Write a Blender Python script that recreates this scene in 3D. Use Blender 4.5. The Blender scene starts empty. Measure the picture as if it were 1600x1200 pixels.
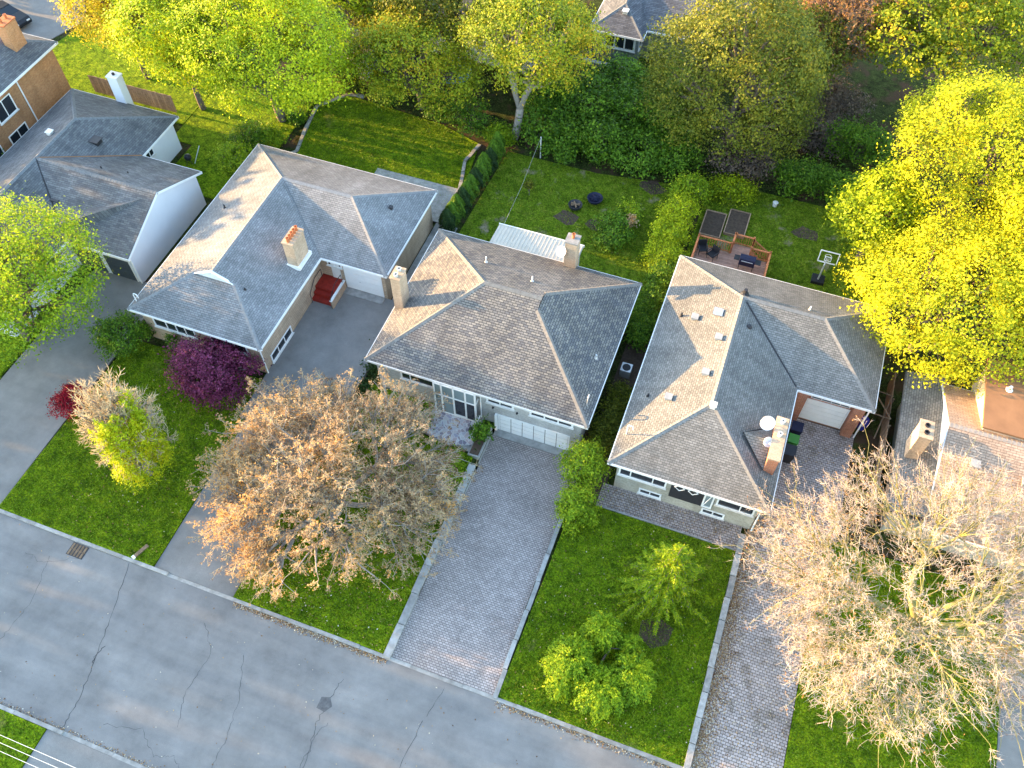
import bpy, math, random
import numpy as np
from mathutils import Vector, Matrix

# ------------------------------------------------------------------ camera, sky, sun, exposure
scn = bpy.context.scene
PITCH, HEAD = 0.967137, -0.352208
v_ = Vector((math.sin(HEAD), math.cos(HEAD), 0)); r_ = Vector((math.cos(HEAD), -math.sin(HEAD), 0))
F_ = v_ * math.cos(PITCH) - Vector((0, 0, math.sin(PITCH)))
U_ = v_ * math.sin(PITCH) + Vector((0, 0, math.cos(PITCH)))
cam_d = bpy.data.cameras.new('camera'); cam = bpy.data.objects.new('camera', cam_d)
scn.collection.objects.link(cam)
cam.matrix_world = Matrix(((r_.x, U_.x, -F_.x, 0), (r_.y, U_.y, -F_.y, 0), (r_.z, U_.z, -F_.z, 48.0), (0, 0, 0, 1)))
cam_d.sensor_fit = 'HORIZONTAL'; cam_d.sensor_width = 36; cam_d.lens = 1375.6 / 1600 * 36
cam_d.clip_start = 0.5; cam_d.clip_end = 2000
scn.camera = cam

SUN_EL, SUN_DRIFT = math.radians(9.5), math.radians(1.5)
W = bpy.data.worlds.new('World'); scn.world = W; W.use_nodes = True
nt = W.node_tree; sky = nt.nodes.new('ShaderNodeTexSky'); sky.sky_type = 'NISHITA'; sky.sun_disc = False
sky.sun_elevation = SUN_EL; sky.ozone_density = 1.0; sky.sun_rotation = math.radians(268.5)
bg = nt.nodes['Background']; nt.links.new(sky.outputs[0], bg.inputs[0]); bg.inputs[1].default_value = 0.15
sd = bpy.data.lights.new('sun', 'SUN'); sd.energy = 2.75; sd.angle = math.radians(0.5); sd.color = (1.0, 0.61, 0.25)
sun = bpy.data.objects.new('sun', sd); scn.collection.objects.link(sun)
sun.rotation_euler = Vector((math.cos(SUN_EL) * math.cos(SUN_DRIFT), math.cos(SUN_EL) * math.sin(SUN_DRIFT), -math.sin(SUN_EL))).to_track_quat('-Z', 'Y').to_euler()
vs = scn.view_settings; vs.view_transform = 'Standard'; vs.look = 'None'; vs.gamma = 1; vs.use_curve_mapping = False
vs.exposure = 3.2
scn.cycles.use_denoising = True
scn.cycles.max_bounces = 6; scn.cycles.diffuse_bounces = 3; scn.cycles.transparent_max_bounces = 4

COL = scn.collection
rnd = random.Random(7)

# ------------------------------------------------------------------ materials
def new_mat(name):
    m = bpy.data.materials.new(name); m.use_nodes = True
    n = m.node_tree.nodes; return m, m.node_tree, n['Principled BSDF']
def setp(p, col=None, rough=0.8, metal=0.0, spec=0.3):
    if col: p.inputs['Base Color'].default_value = (*col, 1)
    p.inputs['Roughness'].default_value = rough; p.inputs['Metallic'].default_value = metal
    p.inputs['Specular IOR Level'].default_value = spec
def ramp(nt, fac, stops):
    r = nt.nodes.new('ShaderNodeValToRGB'); e = r.color_ramp.elements
    while len(e) < len(stops): e.new(0.5)
    for el, (p, c) in zip(e, stops): el.position = p; el.color = (*c, 1)
    nt.links.new(fac, r.inputs[0]); return r.outputs[0]
def noise(nt, scale, detail=4, vec=None, rough=.6, out=0):
    t = nt.nodes.new('ShaderNodeTexNoise'); t.inputs['Scale'].default_value = scale; t.inputs['Detail'].default_value = detail
    t.inputs['Roughness'].default_value = rough
    if vec is None: vec = geo(nt)
    nt.links.new(vec, t.inputs['Vector']); return t.outputs[out]
def geo(nt):
    g = nt.nodes.new('ShaderNodeNewGeometry'); return g.outputs['Position']
def mapping(nt, vec, scale=(1, 1, 1), rot=(0, 0, 0)):
    m = nt.nodes.new('ShaderNodeMapping'); m.inputs['Scale'].default_value = scale; m.inputs['Rotation'].default_value = rot
    nt.links.new(vec, m.inputs['Vector']); return m.outputs[0]
def mix(nt, a, b, fac, mode='MIX'):
    m = nt.nodes.new('ShaderNodeMix'); m.data_type = 'RGBA'; m.blend_type = mode
    for i, s in ((0, fac), (6, a), (7, b)):
        if isinstance(s, (int, float)): m.inputs[i].default_value = s
        elif isinstance(s, tuple): m.inputs[i].default_value = (*s, 1)
        else: nt.links.new(s, m.inputs[i])
    return m.outputs[2]
def bump(nt, h, p, strength=.5, dist=.02):
    b = nt.nodes.new('ShaderNodeBump'); b.inputs['Strength'].default_value = strength; b.inputs['Distance'].default_value = dist
    nt.links.new(h, b.inputs['Height']); nt.links.new(b.outputs[0], p.inputs['Normal'])
def plain(name, col, rough=.7, var=.18, scale=3.0, metal=0, spec=.3, bmp=0, orand=0):
    m, nt, p = new_mat(name); setp(p, col, rough, metal, spec)
    n = noise(nt, scale, 6)
    c = ramp(nt, n, [(.25, tuple(x * (1 - var) for x in col)), (.75, tuple(min(1, x * (1 + var)) for x in col))])
    if orand:
        oi = nt.nodes.new('ShaderNodeObjectInfo'); c = mix(nt, c, ramp(nt, oi.outputs['Random'], [(0, (1 - orand,) * 3), (1, (1 + orand,) * 3)]), 1.0, 'MULTIPLY')
    nt.links.new(c, p.inputs['Base Color'])
    if bmp: bump(nt, noise(nt, scale * 8, 3), p, bmp, .01)
    return m
def brickmat(name, c1, c2, mortar, w, h, msize=.012, rough=.85, use_uv=True, bias=0.0, bstr=.6, bdist=.015, stain=None, stain_amt=.5, axis=None, offset=.5, sq=1.0):
    m, nt, p = new_mat(name); setp(p, None, rough, 0, .2)
    if use_uv:
        u = nt.nodes.new('ShaderNodeUVMap'); u.uv_map = 'UVMap'; vec = u.outputs[0]
    else: vec = mapping(nt, geo(nt), rot=axis or (0, 0, 0))
    b = nt.nodes.new('ShaderNodeTexBrick'); b.offset = offset; b.squash = sq
    b.inputs['Color1'].default_value = (*c1, 1); b.inputs['Color2'].default_value = (*c2, 1); b.inputs['Mortar'].default_value = (*mortar, 1)
    b.inputs['Scale'].default_value = 1; b.inputs['Mortar Size'].default_value = msize; b.inputs['Bias'].default_value = bias
    b.inputs['Brick Width'].default_value = w; b.inputs['Row Height'].default_value = h
    nt.links.new(vec, b.inputs['Vector'])
    n = noise(nt, .35, 5); n2 = noise(nt, 9, 3)
    c = mix(nt, b.outputs[0], ramp(nt, n, [(.3, (.62, .62, .62)), (.7, (1.25, 1.25, 1.25))]), .55, 'MULTIPLY')
    c = mix(nt, c, ramp(nt, n2, [(.3, (.7, .7, .7)), (.7, (1.25, 1.25, 1.25))]), .5, 'MULTIPLY')
    if use_uv:
        c = mix(nt, c, ramp(nt, noise(nt, 1, 5, vec=mapping(nt, vec, (1.1, .16, 1)), rough=.65), [(.36, (.74, .74, .73)), (.6, (1.1, 1.1, 1.1))]), .6, 'MULTIPLY')
    if stain:
        s = ramp(nt, noise(nt, .8, 5, rough=.7), [(.52, (0, 0, 0)), (.68, (1, 1, 1))])
        mm = nt.nodes.new('ShaderNodeMath'); mm.operation = 'MULTIPLY'; mm.inputs[1].default_value = stain_amt
        nt.links.new(s, mm.inputs[0]); c = mix(nt, c, stain, mm.outputs[0])
    nt.links.new(c, p.inputs['Base Color'])
    inv = nt.nodes.new('ShaderNodeMath'); inv.operation = 'SUBTRACT'; inv.inputs[0].default_value = 1
    nt.links.new(b.outputs[1], inv.inputs[1]); bump(nt, inv.outputs[0], p, bstr, bdist)
    return m
def leafmat(name, stops, trans=.35, rough=.6):
    m, nt, p = new_mat(name); setp(p, None, rough, 0, .25)
    a = nt.nodes.new('ShaderNodeAttribute'); a.attribute_name = 'c'
    k = len(stops) - 1
    c = ramp(nt, a.outputs['Fac'], [(i / k, s) for i, s in enumerate(stops)])
    nt.links.new(c, p.inputs['Base Color'])
    t = nt.nodes.new('ShaderNodeBsdfTranslucent'); nt.links.new(c, t.inputs[0])
    mx = nt.nodes.new('ShaderNodeMixShader'); mx.inputs[0].default_value = trans
    nt.links.new(p.outputs[0], mx.inputs[1]); nt.links.new(t.outputs[0], mx.inputs[2])
    nt.links.new(mx.outputs[0], nt.nodes['Material Output'].inputs[0]); return m
def grassmat(name, dark, mid, lite, bare=None, bare_lo=.62):
    m, nt, p = new_mat(name); setp(p, None, .95, 0, .08)
    n = noise(nt, 1.5, 6, rough=.72); n2 = noise(nt, 9, 4, rough=.7)
    c = ramp(nt, n, [(.36, dark), (.5, mid), (.64, lite)])
    c = mix(nt, c, ramp(nt, n2, [(.36, (.3, .3, .3)), (.64, (1.7, 1.7, 1.6))]), .85, 'MULTIPLY')
    if bare:
        s = ramp(nt, noise(nt, .45, 5, vec=mapping(nt, geo(nt), (1, 1, 1), (0, 0, 1.1)), rough=.6), [(bare_lo, (0, 0, 0)), (bare_lo + .1, (1, 1, 1))])
        c = mix(nt, c, bare, s)
    nt.links.new(c, p.inputs['Base Color']); bump(nt, noise(nt, 30, 4), p, 1.0, .06)
    return m

M = {}
M['grass'] = grassmat('grass', (.048, .092, .003), (.115, .190, .005), (.20, .265, .008), (.20, .20, .05), .63)
M['grass_worn'] = grassmat('grass_worn', (.060, .105, .006), (.105, .165, .009), (.165, .205, .022), (.26, .22, .14), .60)
M['earth'] = grassmat('earth', (.018, .022, .008), (.035, .05, .012), (.055, .07, .02), (.07, .045, .028), .5)
M['soil'] = plain('soil', (.075, .052, .038), .95, .4, 6, bmp=.6)

def asphalt(name, base, streak):
    m, nt, p = new_mat(name); setp(p, None, .85, 0, .25)
    n = noise(nt, .35, 7, rough=.7); n2 = noise(nt, 40, 2); st = noise(nt, 1, 4, vec=mapping(nt, geo(nt), (.12, 1.1, 1)))
    c = ramp(nt, n, [(.32, tuple(x * .74 for x in base)), (.68, tuple(x * 1.2 for x in base))])
    c = mix(nt, c, ramp(nt, st, [(.35, (.86, .88, .9)), (.7, (1.1, 1.1, 1.08))]), streak, 'MULTIPLY')
    c = mix(nt, c, ramp(nt, n2, [(.3, (.7, .7, .7)), (.7, (1.25, 1.25, 1.25))]), .55, 'MULTIPLY')
    sp = ramp(nt, noise(nt, 1.6, 6, rough=.75), [(.66, (0, 0, 0)), (.78, (1, 1, 1))])
    c = mix(nt, c, (.10, .09, .08), mix(nt, (0, 0, 0), sp, .5))
    nt.links.new(c, p.inputs['Base Color']); bump(nt, n2, p, .3, .01); return m
M['road'] = asphalt('road_asphalt', (.20, .193, .186), .9)
M['drive'] = asphalt('driveway_asphalt', (.195, .188, .178), .35)
M['patch'] = plain('old_patch', (.10, .10, .102), .85, .4, 5); M['tar'] = plain('tar', (.05, .05, .052), .8, .4, 6)
M['concrete'] = plain('concrete', (.29, .285, .27), .9, .35, 2.5, bmp=.4, orand=.22)
M['kerb'] = plain('kerb_concrete', (.285, .275, .255), .9, .4, 2.2, bmp=.4, orand=.16)
M['stone'] = plain('garden_stone', (.28, .27, .25), .9, .35, 4, bmp=.5, orand=.25)
M['paver_mid'] = brickmat('driveway_pavers', (.34, .295, .275), (.46, .40, .375), (.14, .12, .112), .21, .13, .014, .9, False, bstr=.8, stain=(.14, .125, .12), stain_amt=.35)
M['paver_right'] = brickmat('mossy_pavers', (.30, .26, .245), (.42, .365, .345), (.085, .07, .055), .24, .16, .014, .9, False, bstr=.8, stain=(.075, .055, .03), stain_amt=.6)
M['flag'] = None
def flagstone():
    m, nt, p = new_mat('flagstone'); setp(p, None, .85, 0, .2)
    vt = nt.nodes.new('ShaderNodeTexVoronoi'); vt.inputs['Scale'].default_value = 4.2; nt.links.new(geo(nt), vt.inputs['Vector'])
    s = nt.nodes.new('ShaderNodeSeparateColor'); nt.links.new(vt.outputs['Color'], s.inputs[0])
    c = ramp(nt, s.outputs[0], [(0, (.18, .17, .22)), (.4, (.45, .36, .36)), (.7, (.5, .5, .5)), (1, (.33, .31, .38))])
    v2 = nt.nodes.new('ShaderNodeTexVoronoi'); v2.feature = 'DISTANCE_TO_EDGE'; v2.inputs['Scale'].default_value = 4.2; nt.links.new(geo(nt), v2.inputs['Vector'])
    e = ramp(nt, v2.outputs['Distance'], [(.02, (0, 0, 0)), (.06, (1, 1, 1))])
    nt.links.new(mix(nt, (.6, .6, .6), c, e), p.inputs['Base Color']); bump(nt, e, p, .4, .01); return m
M['flag'] = flagstone()
# roofs
M['sh_L'] = brickmat('shingles_pale_grey', (.19, .195, .20), (.26, .264, .268), (.115, .118, .122), .30, .145, .012, bias=0, bstr=1, bdist=.02)
M['sh_mid'] = brickmat('shingles_tan_slate', (.125, .125, .13), (.255, .235, .205), (.055, .055, .06), .30, .155, .017, bias=-.05, bstr=1, bdist=.03)
M['sh_R'] = brickmat('shingles_weathered_grey', (.15, .15, .143), (.225, .222, .21), (.09, .09, .088), .26, .14, .013, bstr=1, bdist=.02)
M['sh_L2'] = brickmat('shingles_dark_slate', (.10, .105, .115), (.165, .17, .175), (.07, .072, .08), .45, .15, .010, bstr=1, bdist=.02)
M['sh_R2'] = brickmat('shingles_brown', (.37, .265, .195), (.48, .36, .275), (.22, .16, .12), .34, .15, .012, bstr=1, bdist=.02)
M['sh_back'] = brickmat('shingles_charcoal', (.09, .095, .11), (.16, .165, .18), (.06, .065, .07), .5, .16, .012, bstr=1, bdist=.02)
M['cap_L'] = plain('ridge_cap_grey', (.215, .217, .22), .9, .25, 6); M['cap_mid'] = plain('ridge_cap_tan', (.19, .178, .163), .9, .3, 6); M['cap_R'] = plain('ridge_cap_weathered', (.185, .184, .178), .9, .3, 6)
M['cap_dark'] = plain('ridge_cap_dark', (.15, .16, .17), .9, .3, 6); M['cap_R2'] = plain('ridge_cap_brown', (.36, .30, .25), .9, .3, 6)
# walls and trim
M['white'] = plain('white_paint', (.78, .78, .77), .5, .05, 2); M['offwhite'] = plain('weathered_white', (.66, .65, .62), .6, .12, 2)
M['cream'] = plain('cream_plaster', (.62, .52, .38), .85, .12, 1.5, bmp=.2)
M['sunroof'] = plain('cream_roof_panel', (.50, .46, .39), .6, .1, 2); M['ventgrey'] = plain('vent_grey', (.34, .33, .31), .6, .2, 3); M['dark'] = plain('dark_metal', (.03, .03, .034), .5, .3, 5); M['black'] = plain('black_plastic', (.018, .018, .022), .4, .3, 5)
M['glass'] = plain('window_glass', (.02, .026, .034), .08, .2, .8, spec=.6)
M['glass_pale'] = plain('porch_glass', (.20, .25, .26), .1, .15, .8, spec=.6)
M['soffit'] = plain('soffit', (.5, .49, .46), .7, .05, 2)
M['siding_tan'] = brickmat('tan_siding', (.44, .33, .23), (.50, .38, .27), (.25, .18, .12), 4.0, .2, .012, .8, True, bstr=.6)
M['brick_grey'] = brickmat('pale_grey_brick', (.40, .39, .37), (.50, .49, .47), (.44, .43, .42), .24, .085, .010, .9, True, bstr=.4)
M['brick_buff'] = brickmat('buff_brick', (.36, .33, .26), (.48, .44, .36), (.42, .40, .35), .26, .09, .012, .9, True, bstr=.4)
M['brick_red'] = brickmat('red_brick', (.36, .10, .05), (.46, .16, .08), (.35, .28, .22), .24, .085, .012, .9, True, bstr=.4)
M['brick_orange'] = brickmat('orange_brick', (.42, .19, .08), (.52, .26, .12), (.40, .26, .16), .24, .085, .010, .9, True, bstr=.4)
M['stucco'] = plain('white_stucco', (.66, .68, .72), .9, .06, .5, bmp=.15); M['grey_siding'] = brickmat('grey_siding', (.22, .24, .25), (.26, .28, .29), (.12, .13, .13), 4, .16, .01, .8, True)
M['redpaint'] = plain('red_stair_paint', (.26, .022, .014), .55, .3, 4); M['red_wood'] = plain('red_cedar', (.42, .15, .06), .7, .3, 5, orand=.15)
M['deck'] = plain('worn_deck', (.34, .20, .15), .85, .25, 5, orand=.2); M['copper'] = plain('brown_membrane', (.27, .135, .065), .75, .25, .7)
M['terracotta'] = plain('terracotta', (.45, .15, .06), .8, .3, 6); M['chim_cream'] = brickmat('cream_chimney', (.46, .33, .22), (.54, .40, .28), (.38, .29, .21), .3, .1, .012, .9, True, bstr=.4)
M['garage_dark'] = plain('charcoal_door', (.045, .055, .065), .5, .1, 2); M['wood'] = plain('weathered_wood', (.16, .11, .07), .85, .35, 5, orand=.25); M['fence'] = plain('fence_wood', (.30, .20, .13), .85, .3, 4, orand=.25)
M['green_plastic'] = plain('green_plastic', (.05, .20, .03), .5, .1, 3); M['blue_plastic'] = plain('blue_plastic', (.02, .03, .30), .45, .1, 3); M['navy'] = plain('navy_cover', (.012, .014, .04), .6, .3, 6)
M['metal'] = plain('galvanised_metal', (.55, .55, .55), .35, .1, 4, metal=.6); M['pool'] = plain('pool_cover_blue', (.20, .42, .62), .4, .15, 2)
M['bark'] = plain('bark', (.15, .12, .10), .95, .35, 5, bmp=.6); M['bark_pale'] = plain('pale_bark', (.27, .24, .21), .95, .3, 5, bmp=.6); M['bark_moss'] = plain('mossy_bark', (.25, .24, .09), .95, .4, 3, bmp=.6)
M['twig_tan'] = plain('tan_twig', (.50, .40, .24), .9, .3, 1.3); M['twig_pale'] = plain('pale_twig', (.44, .385, .345), .9, .35, 1.3); M['twig_brown'] = plain('brown_twig', (.20, .14, .12), .9, .3, 2)
M['rubber'] = plain('rubber', (.02, .02, .02), .8)
# leaves
LF = {
 'fresh': [(.07, .16, .006), (.18, .31, .008), (.34, .45, .010), (.54, .56, .014)],
 'lime': [(.13, .20, .006), (.30, .40, .008), (.48, .54, .010), (.64, .62, .014)],
 'yellow': [(.17, .22, .008), (.37, .415, .010), (.52, .53, .012), (.62, .56, .02)],
 'gold': [(.24, .22, .012), (.42, .37, .015), (.55, .46, .02), (.50, .30, .03)],
 'green': [(.030, .075, .006), (.075, .165, .010), (.14, .27, .014), (.22, .35, .02)],
 'brightgreen': [(.08, .16, .006), (.18, .30, .010), (.30, .41, .012), (.44, .48, .016)],
 'olive': [(.045, .07, .008), (.11, .14, .012), (.19, .205, .016), (.27, .24, .024)],
 'brownpurple': [(.06, .045, .04), (.11, .085, .07), (.17, .13, .10), (.22, .15, .10)],
 'purple': [(.060, .010, .030), (.145, .022, .065), (.23, .038, .105), (.34, .08, .18)],
 'red': [(.12, .002, .010), (.25, .004, .018), (.37, .008, .026), (.44, .015, .03)],
 'tan': [(.20, .12, .06), (.40, .27, .165), (.54, .37, .21), (.62, .38, .15), (.64, .32, .08)],
 'rust': [(.26, .13, .04), (.42, .22, .07), (.50, .28, .09), (.40, .18, .05)],
 'cedar': [(.012, .035, .008), (.025, .06, .012), (.045, .09, .018), (.07, .12, .02)],
 'autumn': [(.09, .14, .008), (.20, .27, .010), (.36, .38, .014), (.52, .36, .02)],
 'litter': [(.10, .05, .025), (.24, .13, .05), (.40, .27, .13), (.60, .56, .46)],
 'blade': [(.055, .10, .003), (.11, .185, .005), (.175, .255, .008), (.26, .32, .014)],
}
for k, s in LF.items(): M['lf_' + k] = leafmat('leaf_' + k, s, .12 if k in ('litter', 'blade') else .35)

# ------------------------------------------------------------------ building helpers
ORG = {}
def tag(o, label, cat, group=None):
    o['label'] = label; o['category'] = cat
    if group: o['group'] = group
    return o
def thing(name, label, cat, loc, group=None):
    o = bpy.data.objects.new(name, None); COL.objects.link(o); o.location = loc; o.empty_display_size = .3
    ORG[o.name] = Vector(loc); return tag(o, label, cat, group)
def link(name, me, parent=None, loc=None):
    o = bpy.data.objects.new(name, me); COL.objects.link(o)
    if parent is not None: o.parent = parent
    return o
class MB:
    def __init__(s): s.v = []; s.f = []; s.uv = []
    def quad(s, pts, uv=None):
        i = len(s.v); s.v += [tuple(p) for p in pts]; s.f.append(list(range(i, i + len(pts))))
        s.uv.append(uv or autouv(pts)); return s
    def obox(s, o, u, v, n, u0, u1, v0, v1, n0, n1):
        o, u, v, n = map(Vector, (o, u, v, n))
        P = lambda a, b, c: o + u * a + v * b + n * c
        c = [P(a, b, d) for d in (n0, n1) for b in (v0, v1) for a in (u0, u1)]
        for q in ((0, 2, 3, 1), (4, 5, 7, 6), (0, 1, 5, 4), (2, 6, 7, 3), (0, 4, 6, 2), (1, 3, 7, 5)): s.quad([c[i] for i in q])
        return s
    def box(s, x0, x1, y0, y1, z0, z1): return s.obox((0, 0, 0), (1, 0, 0), (0, 1, 0), (0, 0, 1), x0, x1, y0, y1, z0, z1)
    def prism(s, pts, z0, z1, top=True, bottom=False):
        n = len(pts)
        for i in range(n):
            a, b = pts[i], pts[(i + 1) % n]
            s.quad([(*a, z0), (*b, z0), (*b, z1), (*a, z1)])
        if top: s.quad([(*p, z1) for p in pts])
        if bottom: s.quad([(*p, z0) for p in reversed(pts)])
        return s
    def tube(s, pts, rad, n=8, cap=True):
        pts = [Vector(p) for p in pts]
        if not isinstance(rad, (list, tuple)): rad = [rad] * len(pts)
        rings = []
        for i, p in enumerate(pts):
            d = (pts[min(i + 1, len(pts) - 1)] - pts[max(i - 1, 0)]).normalized()
            a = d.cross(Vector((0, 0, 1)) if abs(d.z) < .9 else Vector((1, 0, 0))).normalized(); b = d.cross(a)
            rings.append([p + (a * math.cos(t) + b * math.sin(t)) * rad[i] for t in [2 * math.pi * k / n for k in range(n)]])
        for A, B in zip(rings, rings[1:]):
            for k in range(n): s.quad([A[k], A[(k + 1) % n], B[(k + 1) % n], B[k]])
        if cap: s.quad(rings[0][::-1]); s.quad(rings[-1])
        return s
    def lathe(s, o, prof, n=16, axis=None, sx=1, sy=1):
        o = Vector(o); w = Vector(axis or (0, 0, 1)).normalized()
        a = w.orthogonal().normalized(); b = w.cross(a)
        rings = [[o + w * z + (a * math.cos(t) * sx + b * math.sin(t) * sy) * r for t in [2 * math.pi * k / n for k in range(n)]] for r, z in prof]
        for A, B in zip(rings, rings[1:]):
            for k in range(n): s.quad([A[k], A[(k + 1) % n], B[(k + 1) % n], B[k]])
        s.quad(rings[0][::-1]); s.quad(rings[-1]); return s
    def build(s, name, mat, parent=None, smooth=False, org=None):
        o_ = Vector(org) if org is not None else (ORG.get(parent.name, Vector()) if parent is not None else Vector())
        me = bpy.data.meshes.new(name)
        me.from_pydata([(a - o_.x, b - o_.y, c - o_.z) for a, b, c in s.v], [], s.f)
        ul = me.uv_layers.new(name='UVMap'); flat = [x for u in s.uv for x in u]
        ul.data.foreach_set('uv', [x for p in flat for x in p])
        if smooth: me.polygons.foreach_set('use_smooth', [True] * len(me.polygons))
        me.materials.append(M[mat]); me.update()
        o = link(name, me, parent)
        if parent is None and org is not None: o.location = o_
        ORG[o.name] = o_ ; return o
def autouv(pts):
    p = [Vector(q) for q in pts]; n = Vector()
    for i in range(len(p)): n += p[i].cross(p[(i + 1) % len(p)])
    if n.length < 1e-12: return [(q.x, q.y) for q in p]
    n.normalize()
    if abs(n.z) > .995: return [(q.x, q.y) for q in p]
    u = Vector((0, 0, 1)).cross(n).normalized(); v = n.cross(u)
    return [(q.dot(u), q.dot(v)) for q in p]
def struct(o): o['kind'] = 'structure'; return o
def stuff(o): o['kind'] = 'stuff'; return o
Z = Vector((0, 0, 1))

def mesh_np(name, V, Fq, mat, parent=None, c=None, org=(0, 0, 0), k=4):
    me = bpy.data.meshes.new(name); V = np.asarray(V, np.float32) - np.asarray(org, np.float32); Fq = np.asarray(Fq, np.int32)
    me.vertices.add(len(V)); me.vertices.foreach_set('co', V.ravel())
    nf = len(Fq); me.loops.add(nf * k); me.loops.foreach_set('vertex_index', Fq.ravel())
    me.polygons.add(nf); me.polygons.foreach_set('loop_start', np.arange(0, nf * k, k, dtype=np.int32))
    try: me.polygons.foreach_set('loop_total', np.full(nf, k, np.int32))
    except Exception: pass
    me.update(calc_edges=True); me.validate()
    if c is not None:
        a = me.attributes.new('c', 'FLOAT', 'FACE'); a.data.foreach_set('value', np.clip(c, 0, 1).astype(np.float32))
    me.materials.append(M[mat]); return link(name, me, parent)
def norm(a): return a / np.maximum(np.linalg.norm(a, axis=1, keepdims=True), 1e-9)
def leaves(P, N, size, rng, aspect=.62, axis=None):
    """kite-shaped leaf faces at P, roughly facing N"""
    n = len(P); N = norm(N)
    A = rng.normal(size=(n, 3)) if axis is None else axis + rng.normal(size=(n, 3)) * .25
    A = norm(A - N * (A * N).sum(1, keepdims=True)); B = np.cross(N, A)
    s = (size * rng.uniform(.45, 1.55, n))[:, None]
    V = np.stack([P - A * s * .5, P + B * s * aspect * .5 + N * s * .1, P + A * s * .5, P - B * s * aspect * .5 + N * s * .1], 1).reshape(-1, 3)
    return V, np.arange(4 * n, dtype=np.int32).reshape(-1, 4)
def tubes(P0, P1, R0, R1, n=3):
    P0, P1 = np.asarray(P0, float), np.asarray(P1, float); m = len(P0)
    d = norm(P1 - P0); h = np.where(np.abs(d[:, 2:3]) < .9, [[0, 0, 1.]], [[1., 0, 0]]); a = norm(np.cross(d, h)); b = np.cross(d, a)
    t = np.arange(n) * 2 * math.pi / n
    ring = a[:, None] * np.cos(t)[None, :, None] + b[:, None] * np.sin(t)[None, :, None]
    V = np.concatenate([P0[:, None] + ring * np.asarray(R0)[:, None, None], P1[:, None] + ring * np.asarray(R1)[:, None, None]], 1).reshape(-1, 3)
    i = np.arange(m)[:, None] * 2 * n; k = np.arange(n)[None]; k2 = (k + 1) % n
    Fq = np.stack([i + k, i + k2, i + n + k2, i + n + k], -1).reshape(-1, 4)
    return V, Fq
def cones(P0, P1, R0):
    P0, P1 = np.asarray(P0, float), np.asarray(P1, float); m = len(P0); d = norm(P1 - P0); h = np.where(np.abs(d[:, 2:3]) < .9, [[0, 0, 1.]], [[1., 0, 0]]); a = norm(np.cross(d, h)); b = np.cross(d, a); t = np.arange(3) * 2 * math.pi / 3
    V = np.concatenate([P0[:, None] + (a[:, None] * np.cos(t)[None, :, None] + b[:, None] * np.sin(t)[None, :, None]) * np.asarray(R0)[:, None, None], P1[:, None]], 1).reshape(-1, 3); i = np.arange(m)[:, None] * 4
    return V, np.stack([np.concatenate([i + k, i + (k + 1) % 3, i + 3], 1) for k in range(3)], 1).reshape(-1, 3)
def tri(VF): V, Fq = VF; return V, np.concatenate([Fq[:, [0, 1, 2]], Fq[:, [0, 2, 3]]])
def joinm(L):
    V, Fq, o = [], [], 0
    for v, f in L: V.append(v); Fq.append(f + o); o += len(v)
    return np.concatenate(V), np.concatenate(Fq)
def kmeans(P, k, rng, it=4):
    C = P[rng.choice(len(P), min(k, len(P)), False)]
    for _ in range(it):
        L = ((P[:, None] - C[None]) ** 2).sum(2).argmin(1)
        C = np.array([P[L == j].mean(0) if (L == j).any() else C[j] for j in range(len(C))])
    return C, ((P[:, None] - C[None]) ** 2).sum(2).argmin(1)
def skeleton(base, tips, rng, ks, radii, fork=.3, bend=.12, hub=None):
    """branches from a base through clustered nodes out to the tips; returns tube mesh pieces"""
    base = np.array(base, float); segs = []
    def curve(a, b, r0, r1, n=3, lift=0.0):
        L = np.linalg.norm(b - a); mid = (a + b) / 2 + rng.normal(size=3) * L * bend + np.array([0, 0, lift * L])
        pts = [(1 - t) ** 2 * a + 2 * t * (1 - t) * mid + t * t * b for t in np.linspace(0, 1, n + 1)]
        for i in range(n): segs.append((pts[i], pts[i + 1], r0 + (r1 - r0) * i / n, r0 + (r1 - r0) * (i + 1) / n))
    cen = tips.mean(0); hub = np.array(hub, float) if hub is not None else base + (cen - base) * fork
    curve(base, hub, radii[0] * 1.25, radii[0], 4)
    def rec(node, pts, lev):
        if lev == len(ks) or len(pts) <= 1:
            for p in pts: curve(node, p, radii[min(lev + 1, len(radii) - 1)], radii[-1], 2)
            return
        C, L = kmeans(pts, min(ks[lev], len(pts)), rng)
        for j in range(len(C)):
            q = pts[L == j]
            if not len(q): continue
            nd = node + (C[j] - node) * (.55 if lev < len(ks) - 1 else .7)
            curve(node, nd, radii[lev] * .8, radii[lev + 1], 3, .06); rec(nd, q, lev + 1)
    rec(hub, tips, 0)
    big = [s for s in segs if s[2] > .06]; small = [s for s in segs if s[2] <= .06]; out = []
    for S, n in ((big, 6), (small, 3)):
        if S: out.append(tubes([s[0] for s in S], [s[1] for s in S], np.array([s[2] for s in S]), np.array([s[3] for s in S]), n))
    return out
def dirs(n, rng, zmin=-1.):
    z = rng.uniform(zmin, 1, n); t = rng.uniform(0, 2 * math.pi, n); r = np.sqrt(1 - z * z)
    return np.stack([r * np.cos(t), r * np.sin(t), z], 1)
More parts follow.
